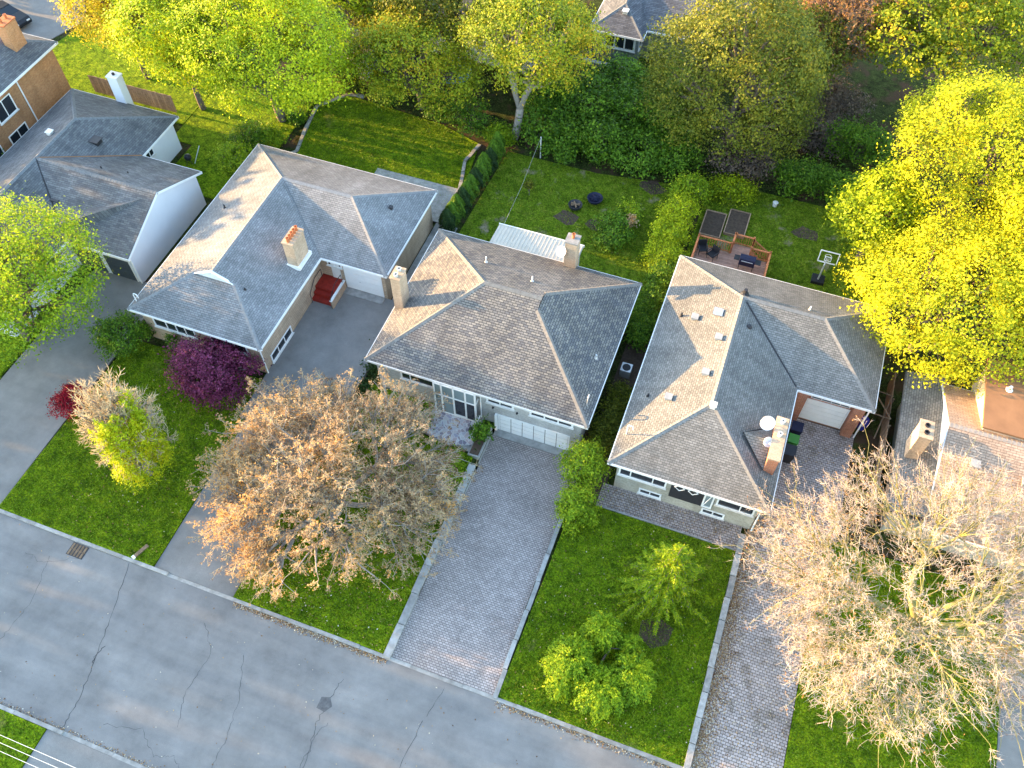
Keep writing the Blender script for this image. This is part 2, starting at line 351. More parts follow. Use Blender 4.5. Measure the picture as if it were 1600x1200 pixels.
def clumps(c, R, nsub, ncl, rng, zmin=-.45, subr=(.17, .36), reach=.76):
    """clump centres and outward directions on the surface of many sub-lobes round an ellipsoid"""
    c = np.array(c, float); R = np.array(R, float)
    D = dirs(nsub, rng, zmin); S = D * reach * rng.uniform(.8, 1.12, (nsub, 1)); sr = rng.uniform(*subr, nsub)
    S = np.vstack([S, [[0, 0, 0]]]); sr = np.append(sr, .56)
    w = sr ** 2; k = rng.choice(len(sr), ncl * 4, p=w / w.sum()); d = dirs(ncl * 4, rng, -.7)
    P = S[k] + d * (sr[k] * (1 - rng.normal(0, .13, ncl * 4)))[:, None]
    ph = rng.uniform(0, 6, 6); gap = np.sin(P[:, 0] * 9 + ph[0]) * np.sin(P[:, 1] * 9 + ph[1]) * np.sin(P[:, 2] * 9 + ph[2]) + .5 * np.sin(P[:, 0] * 21 + ph[3]) * np.sin(P[:, 1] * 19 + ph[4])
    keep = gap > rng.uniform(-1.0, .05, len(P)) * 1.0; P, d, k = P[keep], d[keep], k[keep]
    dist = np.linalg.norm(P[:, None] - S[None], axis=2) / sr[None]
    dist[np.arange(len(P)), k] = 9; ok = dist.min(1) > .8
    P, d = P[ok][:ncl], d[ok][:ncl]
    return c + P * R, norm(d / R + P / R * .5)
def tree(name, label, base, c, R, leaf='green', size=.18, n=16000, nsub=16, bark='bark', trunk=.22, rng=0, sig=.28, group=None, cat='tree', per=16, zmin=-.45, shade=None, up=.45, spread=.25, limbs=True, aspect=.62, subr=(.16, .36)):
    rg = np.random.default_rng(rng); t = thing(name, label, cat, base, group)
    ncl = max(20, n // per); P, D = clumps(c, R, int(nsub * 2.1), ncl, rg, zmin, subr)
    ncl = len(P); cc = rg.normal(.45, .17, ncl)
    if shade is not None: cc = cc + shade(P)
    i = np.repeat(np.arange(ncl), per)
    off = rg.normal(size=(len(i), 3)) * sig * np.array([1, 1, .6]) + D[i] * (rg.exponential(.35, (len(i), 1)) - .3) * sig * 2; Q = P[i] + off
    Q[:, 2] = np.maximum(Q[:, 2], .03)
    N = D[i] + np.array([0, 0, up]) + rg.normal(size=(len(i), 3)) * .65
    V, Fq = leaves(Q, N, np.full(len(i), size), rg, aspect)
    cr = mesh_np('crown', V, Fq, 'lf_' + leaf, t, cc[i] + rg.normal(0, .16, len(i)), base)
    if limbs:
        tips = P[rg.choice(ncl, min(ncl, 140), False)] * .85 + np.array(c) * .15
        mesh_np('trunk', *joinm(skeleton(base, tips, rg, (5, 16), (trunk, trunk * .55, trunk * .28, .02))), bark, t, None, base)
    return t

# ------------------------------------------------------------------ ground, road, drives, lawns
KY, KN = 11.6, 2.4                       # kerb lines of the road
DX0, DX1, DY1 = -11.35, -5.42, 27.87     # sunken paved drive of the middle house
def sheet(name, rects, z, mat, parent=None):
    m = MB()
    for x0, x1, y0, y1 in rects: m.quad([(x0, y0, z), (x1, y0, z), (x1, y1, z), (x0, y1, z)])
    return m.build(name, mat, parent)
struct(sheet('ground', [(-600, DX0, -600, 900), (DX1, 600, -600, 900), (DX0, DX1, -600, 11.7), (DX0, DX1, DY1, 900)], -.03, 'earth'))
road = struct(sheet('road', [(-600, 600, KN, KY)], .0, 'road'))
def ribbon(pts, w, z, rg):
    m = MB(); L = []
    for i, (x, y) in enumerate(pts):
        a = pts[max(i - 1, 0)]; b = pts[min(i + 1, len(pts) - 1)]; dx, dy = b[0] - a[0], b[1] - a[1]; l = math.hypot(dx, dy) or 1
        ww = w * rg.uniform(.35, 1.05); L.append(((x - dy / l * ww, y + dx / l * ww, z), (x + dy / l * ww, y - dx / l * ww, z)))
    for (a, b), (c, d) in zip(L, L[1:]): m.quad([a, b, d, c])
    return m
def crack(pts, w, jit=.06, sub=10, seed=1):
    rg = random.Random(seed); out = []
    for (x0, y0), (x1, y1) in zip(pts, pts[1:]):
        for k in range(sub):
            t = k / sub; out.append((x0 + (x1 - x0) * t + rg.uniform(-jit, jit), y0 + (y1 - y0) * t + rg.uniform(-jit, jit)))
    out.append(pts[-1]); ribbon(out, w, .004, rg).build('crack', 'tar', road)
crack([(-27.9, 11.5), (-27.0, 8.3), (-26.4, 6.0), (-26.0, 4.0), (-25.9, 2.5)], .022, .05, 8, 1)
crack([(-26.4, 6.9), (-26.6, 6.2), (-26.4, 5.9)], .03, .05, 6, 2)
crack([(-32.5, 10.3), (-31.8, 7.6), (-32.0, 5.5), (-32.6, 3.6)], .012, .08, 10, 3)
crack([(-21.9, 10.0), (-20.7, 8.6), (-20.9, 6.4), (-20.3, 4.6)], .012, .07, 10, 4)
crack([(-19.0, 9.1), (-18.0, 7.0), (-17.6, 4.8), (-17.6, 3.3), (-18.5, 2.7)], .013, .06, 10, 5)
crack([(-13.3, 9.8), (-13.5, 8.5), (-13.6, 7.2), (-13.2, 5.6), (-13.2, 2.6)], .018, .08, 9, 6)
crack([(-13.0, 7.6), (-13.4, 6.4), (-13.3, 4.2)], .012, .10, 9, 7)
crack([(-8.4, 9.3), (-8.6, 7.0), (-8.4, 4.8)], .016, .04, 9, 8)
crack([(-24.0, 3.4), (-22.0, 3.9), (-20.7, 3.0), (-19.7, 3.3), (-18.7, 2.7)], .011, .08, 9, 9)
crack([(-8.0, 11.3), (-8.3, 9.6)], .012, .05, 6, 11); crack([(-30.6, 11), (-32.5, 9.8), (-34, 10.0)], .010, .12, 8, 12)
pt = MB(); pt.quad([(-13.95, 8.0, .005), (-13.45, 7.95, .005), (-13.2, 8.35, .005), (-13.5, 8.75, .005), (-13.95, 8.6, .005)]); pt.build('asphalt_patch', 'patch', road)

def kerb(name, y0, y1, x0, x1, drops, L=3.05):
    k = struct(bpy.data.objects.new(name, None)); COL.objects.link(k); x = x0; meshes = {}
    while x < x1:
        low = any(a - .6 < x + L / 2 < b + .6 for a, b in drops); h = .035 if low else .125
        key = low
        if key not in meshes:
            m = MB(); m.obox((0, 0, 0), (1, 0, 0), (0, 1, 0), (0, 0, 1), .006, L - .006, 0, y1 - y0, -.1, h); o = m.build('kerb_stone', 'kerb', k); meshes[key] = o.data
        else: o = link('kerb_stone', meshes[key], k)
        o.location = (x, y0 + rnd.uniform(-.012, .012), rnd.uniform(-.008, .008)); x += L
    return k
kerb('far_kerb', KY, KY + .2, -62, 30, [(-43, -37.6), (-26.3, -21.3), (-11.3, -5.5), (5.4, 9.6), (20, 25)])
kerb('near_kerb', KN - .2, KN, -44, -2, [(-26.5, -21), ])

def slab(name, poly, z0, z1, mat, st=True, label=None):
    o = MB().prism(poly, z0, z1).build(name, mat); return struct(o)
def R4(x0, x1, y0, y1): return [(x0, y0), (x1, y0), (x1, y1), (x0, y1)]
slab('lawn', [(-37.35, 11.82), (-26.45, 11.82), (-26.45, 21.5), (-26.9, 25.6), (-37.1, 25.6)], -.05, .13, 'grass')
slab('lawn', [(-21.15, 11.82), (-11.78, 11.82), (-11.78, 25.0), (-15.6, 25.4), (-15.6, 27.8), (-20.3, 27.8), (-20.3, 24), (-21.1, 21)], -.05, .13, 'grass')
slab('lawn', [(-5.14, 11.82), (4.95, 11.82), (4.95, 24.35), (-3.6, 24.35), (-4.9, 24.0)], -.05, .13, 'grass')
slab('lawn', [(9.75, 11.82), (19.85, 11.82), (19.85, 27.0), (9.75, 27.0)], -.05, .10, 'grass')
slab('lawn', [(-37.1, 43), (-21.05, 43), (-21.3, 47.2), (-22.1, 52.4), (-26, 53.6), (-34.8, 54.4), (-36.6, 52.1), (-35.5, 46.3)], -.05, .07, 'grass')
slab('lawn', [(-20.0, 39.3), (-4.4, 39.3), (-4.4, 53.5), (-12, 52.4), (-19.6, 52.4)], -.05, .05, 'grass_worn')
slab('lawn', [(-3.4, 43), (11.3, 43), (11.3, 54.8), (-3.4, 54.8)], -.05, .05, 'grass_worn')
slab('lawn', [(-44.0, 39.4), (-37.2, 39.4), (-37.2, 54), (-46, 54), (-46, 44.3), (-44, 44.3)], -.05, .06, 'grass')
slab('lawn', [(-60, -25), (-26.65, -25), (-26.65, 2.18), (-60, 2.18)], -.05, .12, 'grass')
slab('lawn', [(-21.0, -25), (10, -25), (10, 2.18), (-21.0, 2.18)], -.05, .12, 'grass')
slab('lawn', [(-62, 11.82), (-43.6, 11.82), (-43.6, 24), (-62, 24)], -.05, .12, 'grass')
slab('lawn', [(-64, 46.2), (-46.1, 46.2), (-46.1, 57), (-62, 57)], -.05, .05, 'grass')
slab('driveway', R4(-43.4, -37.4, 11.8, 30.32), -.05, .05, 'drive')
slab('driveway', R4(-26.6, -21.05, -25, 2.2), -.05, .04, 'drive')
slab('driveway', R4(19.9, 26, 11.8, 28), -.05, .05, 'drive')
d = MB(); zL = lambda y: .05 + (y - 11.8) / 22.8 * .36
for pl in ([(-26.4, 11.8), (-21.2, 11.8), (-21.1, 22.5), (-26.4, 22.5)], [(-26.95, 22.5), (-20.9, 22.5), (-20.6, 34.62), (-26.95, 34.62)]):
    d.quad([(x, y, zL(y)) for x, y in pl]); n4 = len(pl)
    for i in range(n4):
        a, b = pl[i], pl[(i + 1) % n4]; d.quad([(*a, -.05), (*b, -.05), (*b, zL(b[1])), (*a, zL(a[1]))])
struct(d.build('driveway', 'drive'))
# sunken paved drive
zM = lambda y: .03 - max(0, y - 13) / 14.9 * .74
d = MB()
for y0, y1 in ((11.8, 13), (13, DY1)): d.quad([(DX0 - .02, y0, zM(y0)), (DX1 + .02, y0, zM(y0)), (DX1 + .02, y1, zM(y1)), (DX0 - .02, y1, zM(y1))])
struct(d.build('driveway', 'paver_mid'))
struct(sheet('driveway', [(5.32, 9.72, 11.8, 34.9), (9.72, 10.4, 27.0, 34.9)], .03, 'paver_right'))
struct(sheet('path', [(-3.6, 5.0, 24.5, 26.05)], .07, 'paver_right'))
struct(sheet('path', [(-3.9, -3.4, 24.5, 43), (-5.2, -3.9, 24.2, 40)], .02, 'soil'))
# retaining walls beside the drive, one stone after another
def wall_run(name, label, x0, x1, ys, ztop, zbot, mat='concrete', jit=.035):
    t = thing(name, label, 'wall', ((x0 + x1) / 2, ys[0], 0))
    for a, b in zip(ys, ys[1:]):
        j = rnd.uniform(-jit, jit); MB().box(x0 + j, x1 + j, a + .02, b - .02, zbot, ztop((a + b) / 2) + rnd.uniform(-.012, .012)).build('wall_stone', mat, t)
    return t
wall_run('retaining_wall', 'pale stone wall along the left of the paved drive', -11.78, -11.36, [11.65, 13.6, 15.5, 17.3, 19.0, 20.7, 22.4, 24.4], lambda y: .24, -.9)
wall_run('edging_wall', 'low stone edging between the paved drive and the lawn with weeping shrub', -5.40, -5.15, [11.65, 13.3, 15.0, 16.8, 18.6, 20.4, 22.2, 24.0, 26.0, 27.8], lambda y: .19, -.9)
wall_run('retaining_wall', 'stepped grey stone wall beside the leaf-strewn driveway on the right', 4.97, 5.30, [11.65 + 1.38 * i for i in range(11)], lambda y: .26 + .02 * math.floor((y - 11.6) / 1.38), -.2, 'stone')
wall_run('edging_wall', 'thin stone border behind the lawn with the feathery conifer', -3.6, 4.95, [24.36, 24.49], lambda y: .17, -.1)
g = MB(); g.box(-31.75, -30.65, 10.75, 11.55, .001, .012); gr = g.build('drain_grate', 'dark', None, org=(-31.2, 11.15, 0)); tag(gr, 'dark storm drain grate in the road by the kerb', 'drain')
for i in range(5):
    MB().box(-31.7 + .21 * i, -31.58 + .21 * i, 10.79, 11.51, .012, .024).build('bar', 'wood', gr)
MB().box(-31.72, -30.68, 11.13, 11.18, .0122, .026).build('bar', 'wood', gr)
pk = MB(); pk.obox((-27.6, 12.4, .14), (.35, .94, 0), (-.94, .35, 0), (0, 0, 1), -.45, .45, -.1, .1, 0, .09); pk = pk.build('plank', 'wood', None, org=(-27.6, 12.4, .13)); tag(pk, 'short brown plank lying on the lawn near the kerb', 'plank')
MB().obox((-27.6, 12.4, .14), (.35, .94, 0), (-.94, .35, 0), (0, 0, 1), -.62, -.46, -.1, .1, 0, .11).build('end_cap', 'white', pk)

# ------------------------------------------------------------------ houses
def roof(parent, slopes, outline, ze, mat, trim='white', caps=(), capmat=None, thick=.17, gut=.06, name='roof'):
    m = MB()
    for s in slopes: m.quad(s)
    n = len(outline)
    for i in range(n):
        a, b = outline[i], outline[(i + 1) % n]; za = a[2] if len(a) > 2 else ze; zb = b[2] if len(b) > 2 else ze
        m.quad([(a[0], a[1], za - thick), (b[0], b[1], zb - thick), (b[0], b[1], zb - .004), (a[0], a[1], za - .004)])
    m.quad([(p[0], p[1], (p[2] if len(p) > 2 else ze) - thick) for p in outline][::-1])
    r = m.build(name, mat, parent)
    t = MB()
    for i in range(n):
        a, b = Vector((*outline[i][:2], outline[i][2] if len(outline[i]) > 2 else ze)), Vector((*outline[(i + 1) % n][:2], outline[(i + 1) % n][2] if len(outline[(i + 1) % n]) > 2 else ze))
        u = (b - a).normalized(); nn = Vector((u.y, -u.x, 0)).normalized(); t.obox(a, u, Z, nn, -gut * .95, (b - a).length + gut * .95, -thick - .03, -.03, .004, gut)
    t.build('gutter', trim, r)
    if caps:
        c = MB()
        for a, b in caps:
            a, b = Vector(a), Vector(b); L = (b - a).length; u = (b - a) / L; s = u.cross(Z).normalized(); k = int(L / .26)
            for i in range(k):
                p = a + u * (i * L / k); q = a + u * ((i + 1.15) * L / k); w = s * .16; dz = Z * .085
                l0, l1 = Z * .016, Z * .04
                c.quad([p - w - dz + l1, p + l1 + Z * .02, q + l0 + Z * .02, q - w - dz + l0]); c.quad([p + l1 + Z * .02, p + w - dz + l1, q + w - dz + l0, q + l0 + Z * .02])
                c.quad([p - w - dz, p, p + l1 + Z * .02, p - w - dz + l1]); c.quad([p, p + w - dz, p + w - dz + l1, p + l1 + Z * .02])
        stuff(c.build('ridge_cap', capmat, r))
    return r
FRONT = lambda x, y, z: (Vector((x, y, z)), Vector((1, 0, 0)), Z, Vector((0, -1, 0)))
RIGHT = lambda x, y, z: (Vector((x, y, z)), Vector((0, 1, 0)), Z, Vector((1, 0, 0)))
LEFT = lambda x, y, z: (Vector((x, y, z)), Vector((0, -1, 0)), Z, Vector((-1, 0, 0)))
def window(parent, fr, w, h, splits, frame='white', pane='glass', bar=.07, sill=True, depth=.06, name='window'):
    o, u, v, n = fr; m = MB(); xs = [0] + list(splits) + [w]
    m.obox(o, u, v, n, -bar, w + bar, -bar, 0, .002, depth); m.obox(o, u, v, n, -bar, w + bar, h, h + bar, .002, depth)
    for x in xs: m.obox(o, u, v, n, x - bar / 2 - (bar / 2 if x == 0 else 0), x + bar / 2 + (bar / 2 if x == w else 0), .0005, h - .0005, .002, depth - .003)
    f = m.build(name, frame, parent)
    for a, b in zip(xs, xs[1:]): MB().obox(o, u, v, n, a + bar * .5, b - bar * .5, .001, h - .001, .003, .02).build('pane', pane, f)
    if sill: MB().obox(o, u, v, n, -bar - .05, w + bar + .05, -bar - .06, -bar - .001, .002, depth + .08).build('sill', 'offwhite', f)
    return f
def chimney(parent, x, y, sx, sy, z0, z1, mat, pots, capm='concrete', potmat='terracotta', pot_h=.3, pot_r=.11):
    c = MB().box(x - sx / 2, x + sx / 2, y - sy / 2, y + sy / 2, z0, z1).build('chimney', mat, parent)
    MB().box(x - sx / 2 - .05, x + sx / 2 + .05, y - sy / 2 - .05, y + sy / 2 + .05, z1 + .001, z1 + .1).build('chimney_cap', capm, c)
    for (px, py) in pots:
        MB().lathe((x + px, y + py, z1 + .1), [(pot_r, .001), (pot_r * .9, pot_h), (pot_r * 1.1, pot_h), (pot_r * 1.1, pot_h + .05), (pot_r * .7, pot_h + .05), (pot_r * .7, pot_h - .1)], 10).build('chimney_pot', potmat, c)
    return c
def pipe(parent, x, y, z, h=.4, r=.05, mat='dark', name='vent_pipe', collar=True):
    m = MB().tube([(x, y, z - .1), (x, y, z + h)], r, 8)
    if collar: m.lathe((x, y, z - .12), [(r * 2.6, 0), (r * 2.2, .12), (r * 1.2, .22)], 8)
    return m.build(name, mat, parent)
def boxvent(parent, x, y, z, mat='ventgrey', s=.17, h=.2):
    m = MB().box(x - s, x + s, y - s, y + s, z - .12, z + h); m.box(x - s * 1.35, x + s * 1.35, y - s * 1.35, y + s * 1.35, z + h + .001, z + h + .05)
    return m.build('roof_vent', mat, parent)
def gooseneck(parent, x, y, z, h=.9, mat='white', d=(1, 0), r=.035):
    p = [(x, y, z - .1), (x, y, z + h)] + [(x + d[0] * .16 * (1 - math.cos(t)), y + d[1] * .16 * (1 - math.cos(t)), z + h + .16 * math.sin(t)) for t in (.6, 1.2, 1.8, 2.4, 3.14)]
    p.append((x + d[0] * .32, y + d[1] * .32, z + h - .2)); return MB().tube(p, r, 8).build('service_mast', mat, parent)
def dish(parent, x, y, z, r, d, mat='white'):
    m = MB().lathe((x, y, z), [(.02, 0), (r * .5, .03), (r * .85, .09), (r, .14), (r * .99, .16), (r * .84, .11), (r * .5, .055), (.02, .03)], 20, d)
    o = m.build('satellite_dish', mat, parent, True)
    dv = Vector(d).normalized(); p = Vector((x, y, z)); s = MB().tube([p, p - dv * .12, p - dv * .18 - Z * .55], .035, 6)
    s.tube([p - Z * .0 + dv * .05 - Z * r * .9 * (1 if abs(dv.z) < .9 else 0), p + dv * r * 1.1 - Z * r * .35], .018, 5); s.box(x + dv.x * r * 1.1 - .05, x + dv.x * r * 1.1 + .05, y + dv.y * r * 1.1 - .05, y + dv.y * r * 1.1 + .05, z + dv.z * r * 1.1 - r * .35 - .05, z + dv.z * r * 1.1 - r * .35 + .06)
    s.build('dish_arm', mat, o); return o

# ---- L: house with the red stairs
HL = thing('bungalow', 'blue-grey hip roofed bungalow with tan siding and red stairs', 'house', (-31.4, 34, 0))
e = 3.4; x0, x1, x2, y0, y1, y2, rz = -36.28, -26.52, -21.62, 25.85, 34.22, 42.98, 5.32
xr, yb, xw, yg, zg, hw = -31.4, 38.6, -25.95, 29.15, 4.72, 1.5
MB().prism([(x0 + .4, y0 + .42), (x1 - .42, y0 + .42), (x1 - .42, y1 + .4), (x2 - .38, y1 + .4), (x2 - .38, y2 - .4), (x0 + .4, y2 - .4)], -.05, e - .12, False).build('wall', 'siding_tan', HL)
A = (xr, yg, rz); B = (xr, yb, rz); Cc = (xw, yb, rz); gl = (xr - hw, yg, zg); gr_ = (xr + hw, yg, zg)
rL = roof(HL, [[(x0, y2, e), (x0, y0, e), gl, A, B], [(x0, y0, e), (x1, y0, e), gr_, gl], [(x1, y0, e), (x1, y1, e), B, A, gr_], [(x1, y1, e), (x2, y1, e), Cc, B], [(x2, y1, e), (x2, y2, e), Cc], [(x2, y2, e), (x0, y2, e), B, Cc]],
     [(x0, y0), (x1, y0), (x1, y1), (x2, y1), (x2, y2), (x0, y2)], e, 'sh_L', 'white', [(A, B), (B, Cc), (B, (x0, y2, e)), (gl, (x0, y0, e)), (gr_, (x1, y0, e)), (Cc, (x2, y1, e)), (Cc, (x2, y2, e))], 'cap_L')
MB().quad([(gl[0], yg - .03, zg - .03), (gr_[0], yg - .03, zg - .03), (xr, yg - .03, rz + .02)]).quad([(gl[0] - .05, yg - .1, zg - .02), (gl[0], yg + .1, zg - .02), (xr, yg + .1, rz + .06), (xr, yg - .1, rz + .06)]).quad([(xr, yg - .1, rz + .06), (xr, yg + .1, rz + .06), (gr_[0], yg + .1, zg - .02), (gr_[0] + .05, yg - .1, zg - .02)]).build('gablet', 'white', rL)
MB().tube([(xr + .45, yb - .45, rz - .12), (x1 - .15, y1 + .15, e + .03)], .05, 4).build('valley_flashing', 'cap_dark', rL)
ch = chimney(HL, -27.55, 33.25, .75, 1.5, 3.6, 5.95, 'chim_cream', [(0, -.56 + .28 * i) for i in range(5)], 'chim_cream')
MB().box(-28.08, -27.02, 32.4, 34.1, 3.7, 3.98).build('flashing', 'white', ch)
gooseneck(HL, -36.0, 26.5, 3.4, .75); boxvent(HL, -23.5, 39.4, 4.3, 'dark', .1, .1); pipe(HL, -34.6, 35.6, 4.05, .3); pipe(HL, -29.2, 29.2, 4.4, .2)
window(HL, FRONT(-35.0, 26.27, 1.75), 3.1, .95, (.95, 1.7, 2.4)); window(HL, FRONT(-30.6, 26.27, 1.75), 2.6, .95, (.85, 1.7))
window(HL, RIGHT(-26.94, 27.0, .45), 2.6, .62, (.85, 1.7)); window(HL, FRONT(-26.3, 34.62, 2.45), 1.0, .45, (.5,), 'white')
def flat_garage(parent, x0, x1, y, z0, z1, mat='white', rows=4, frame='white', cols=1, gap=.012):
    g = MB(); g.box(x0 - .09, x0, y - .05, y - .002, z0, z1 + .09); g.box(x1, x1 + .09, y - .05, y - .002, z0, z1 + .09); g.box(x0, x1, y - .05, y - .002, z1, z1 + .09)
    f = g.build('garage_door', frame, parent); MB().box(x0, x1, y - .012, y - .003, z0, z1).build('door_backing', 'concrete', f)
    for i in range(rows):
        for j in range(cols):
            a, b = x0 + (x1 - x0) * j / cols, x0 + (x1 - x0) * (j + 1) / cols; c, d = z0 + (z1 - z0) * i / rows, z0 + (z1 - z0) * (i + 1) / rows
            MB().box(a + gap, b - gap, y - .04, y - .013, c + gap, d - gap).build('door_panel', mat, f)
    return f
fg = flat_garage(HL, -25.05, -22.35, 34.62, .5, 2.7)
MB().box(-24.05, -23.95, 34.56, 34.579, 1.4, 1.45).build('handle', 'metal', fg)
struct(MB().box(-25.2, -22.2, 34.0, 34.61, .2, .46).build('apron', 'concrete'))
MB().tube([(-26.45, 25.95, 3.2), (-26.85, 26.15, 3.0), (-26.85, 26.15, .2)], .05, 6).build('downspout', 'white', HL)
st = thing('porch_stairs', 'red painted entry stairs with landing beside white garage door', 'stairs', (-26.2, 33.4, .3))
MB().box(-26.93, -25.35, 33.35, 34.6, .2, 1.2).build('landing', 'redpaint', st)
for i in range(3): MB().box(-26.93, -25.45, 33.35 - .34 * (i + 1), 33.35 - .34 * i - .001, .1, 1.2 - .28 * (i + 1)).build('step', 'redpaint', st)
MB().box(-25.34, -25.2, 32.5, 34.55, .2, 1.15).build('side_wall', 'chim_cream', st)
MB().box(-25.36, -25.18, 32.45, 34.55, 1.151, 1.22).build('coping', 'white', st)
for xx in (-26.85, -25.3): MB().tube([(xx, 32.5, .4), (xx, 32.5, 1.3), (xx, 33.4, 2.0), (xx, 34.3, 2.0), (xx, 34.3, 1.2)], .025, 6).build('handrail', 'dark', st)
MB().box(-26.1, -25.45, 34.565, 34.61, 1.2, 3.1).build('door', 'offwhite', HL)
struct(slab('patio', R4(-28.6, -21.0, 43.0, 46.9), -.05, .12, 'concrete'))
struct(slab('path', R4(-21.9, -20.2, 34.7, 43.0), -.05, .06, 'concrete'))

# ---- M: middle house with the six-bay garage door
HM = thing('house', 'tan and slate shingled hip roof house with white panelled garage door', 'house', (-12.6, 33.4, 0))
e = 3.5; x0, x1, y0, y1, rz, yr = -19.88, -5.32, 27.43, 39.42, 6.6, 33.43; xa, xb = -14.1, -10.35
MB().prism(R4(x0 + .45, x1 - .45, y0 + .45, y1 - .45), -.8, e - .12, False).build('wall', 'brick_grey', HM)
A = (xa, yr, rz); n1 = (xb, yr + .72, rz - .36); n0 = (xb, yr - .72, rz - .36); B = (xb, yr, rz)
rM = roof(HM, [[(x0, y1, e), (x0, y0, e), A], [(x0, y0, e), (x1, y0, e), n0, B, A], [(x1, y0, e), (x1, y1, e), n1, n0], [(x1, y1, e), (x0, y1, e), A, B, n1]],
     R4(x0, x1, y0, y1), e, 'sh_mid', 'offwhite', [(A, B), (A, (x0, y0, e)), (A, (x0, y1, e)), (n0, (x1, y0, e)), (n1, (x1, y1, e))], 'cap_mid')
MB().quad([(xb + .012, n0[1], n0[2]), (xb + .012, n1[1], n1[2]), (xb + .012, yr, rz)]).build('gablet', 'dark', rM)
chimney(HM, -19.45, 32.2, .62, 1.0, -.05, 6.55, 'chim_cream', [(0, -.25), (0, .25)], 'chim_cream', 'soffit', .14, .14)
chimney(HM, -10.2, 39.3, .8, .8, 0, 6.0, 'chim_cream', [(0, .1)], 'concrete')
dish(HM, -10.75, 38.8, 5.2, .38, (-.3, -.7, .65)); pipe(HM, -15.1, 36.2, 5.2, .5, .05, 'offwhite'); pipe(HM, -11.6, 35.3, 5.65, .45, .05, 'offwhite')
pipe(HM, -6.25, 32.1, 4.05, .28, .06, 'metal'); gooseneck(HM, -5.75, 28.7, 3.75, .7, 'metal', (0, 1), .045)
fw = y0 + .45
window(HM, FRONT(-17.7, fw, 2.0), 2.3, .65, (.6,)); window(HM, FRONT(-11.85, fw, 2.3), 1.65, .45, (.82,), bar=.09); window(HM, FRONT(-9.0, fw, 2.3), 2.65, .45, (.88, 1.77), bar=.09)
window(HM, RIGHT(x1 - .45, 30.2, 1.6), 1.4, .9, (.7,)); window(HM, RIGHT(x1 - .45, 35.2, 1.6), 1.0, .9, ())
g = flat_garage(HM, -11.07, -6.5, fw, -.66, 1.05, 'white', 4, 'white', 6, .028)
MB().box(-11.33, -6.1, fw - .55, fw - .06, -.75, -.60).build('door_apron', 'concrete', HM)
MB().box(-11.36, -11.2, fw - .2, fw - .003, -.8, 1.15).build('post', 'white', HM)
for xx, zz in ((-11.5, 1.75), (-9.9, 1.95)): MB().lathe((xx, fw - .002, zz), [(.07, 0), (.07, .05), (.05, .12)], 8, (0, -1, 0)).build('wall_lamp', 'dark', HM)
MB().tube([(-12.3, fw - .1, 3.3), (-12.3, fw - .1, .3)], .045, 6).build('downspout', 'white', HM)
vb = MB(); vx0, vx1, vy = -15.25, -12.5, 27.38                       # glazed entry
xs = [vx0, -14.75, -13.95, -13.15, vx1]
for x in xs: vb.box(x - .05, x + .05, vy - .05, vy + .05, .2, 3.33)
for z in (.25, 2.15, 3.28): vb.box(vx0, vx1, vy - .045, vy + .045, z - .05, z + .05)
for z in (.25, 2.15, 3.28): vb.box(vx1 - .045, vx1 + .045, vy + .05, fw - .003, z - .05, z + .05)
vest = vb.build('entry_porch', 'white', HM)
for i, (a, b) in enumerate(zip(xs, xs[1:])):
    for (c, dd) in ((.3, 2.1), (2.2, 3.23)): MB().box(a + .05, b - .05, vy - .008, vy + .008, c, dd).build('pane', 'glass' if (i in (2, 3) and c < 1) else 'glass_pale', vest)
MB().box(-13.22, -13.19, vy - .09, vy - .051, 1.1, 1.3).build('handle', 'black', vest)
MB().box(-13.9, -13.2, vy - .045, vy - .009, .3, .42).build('kick_plate', 'white', vest)
po = thing('front_porch', 'flagstone front porch with grey steps down to the paved drive', 'porch', (-13.4, 26.3, 0))
MB().prism([(-15.5, 25.6), (-13.6, 25.2), (-12.15, 25.7), (-12.15, fw - .1), (-15.5, fw - .1)], -.05, .22, True).build('floor', 'flag', po)
for i in range(3): MB().obox((-12.5, 25.6, 0), (.96, -.27, 0), (.27, .96, 0), (0, 0, 1), -.9, .75 , -.38 * (i + 1) + .1, -.38 * i + .099, -.85, .2 - .17 * (i + 1) + .05).build('step', 'concrete', po)
for k in range(3): MB().tube([(-12.2, 26.2 + .55 * k, .2), (-12.2, 26.2 + .55 * k, 1.1)], .02, 5).build('rail_post', 'white', po)
MB().tube([(-12.2, 25.9, 1.1), (-12.2, 27.4, 1.1)], .03, 6).build('handrail', 'white', po)
pl = thing('planter', 'grey concrete planter box beside the porch steps', 'planter', (-11.75, 26.5, 0))
MB().box(-12.13, -11.38, 24.95, 27.3, -.85, .28).build('box', 'concrete', pl); MB().box(-12.05, -11.46, 25.05, 27.2, .281, .32).build('soil', 'soil', pl)
bag = MB().lathe((-12.5, 26.6, .22), [(.2, 0), (.24, .15), (.2, .32), (.08, .42)], 9).build('garbage_bag', 'black', None, True, org=(-12.5, 26.6, .22)); tag(bag, 'black bag left on the porch by the glazed door', 'bag')
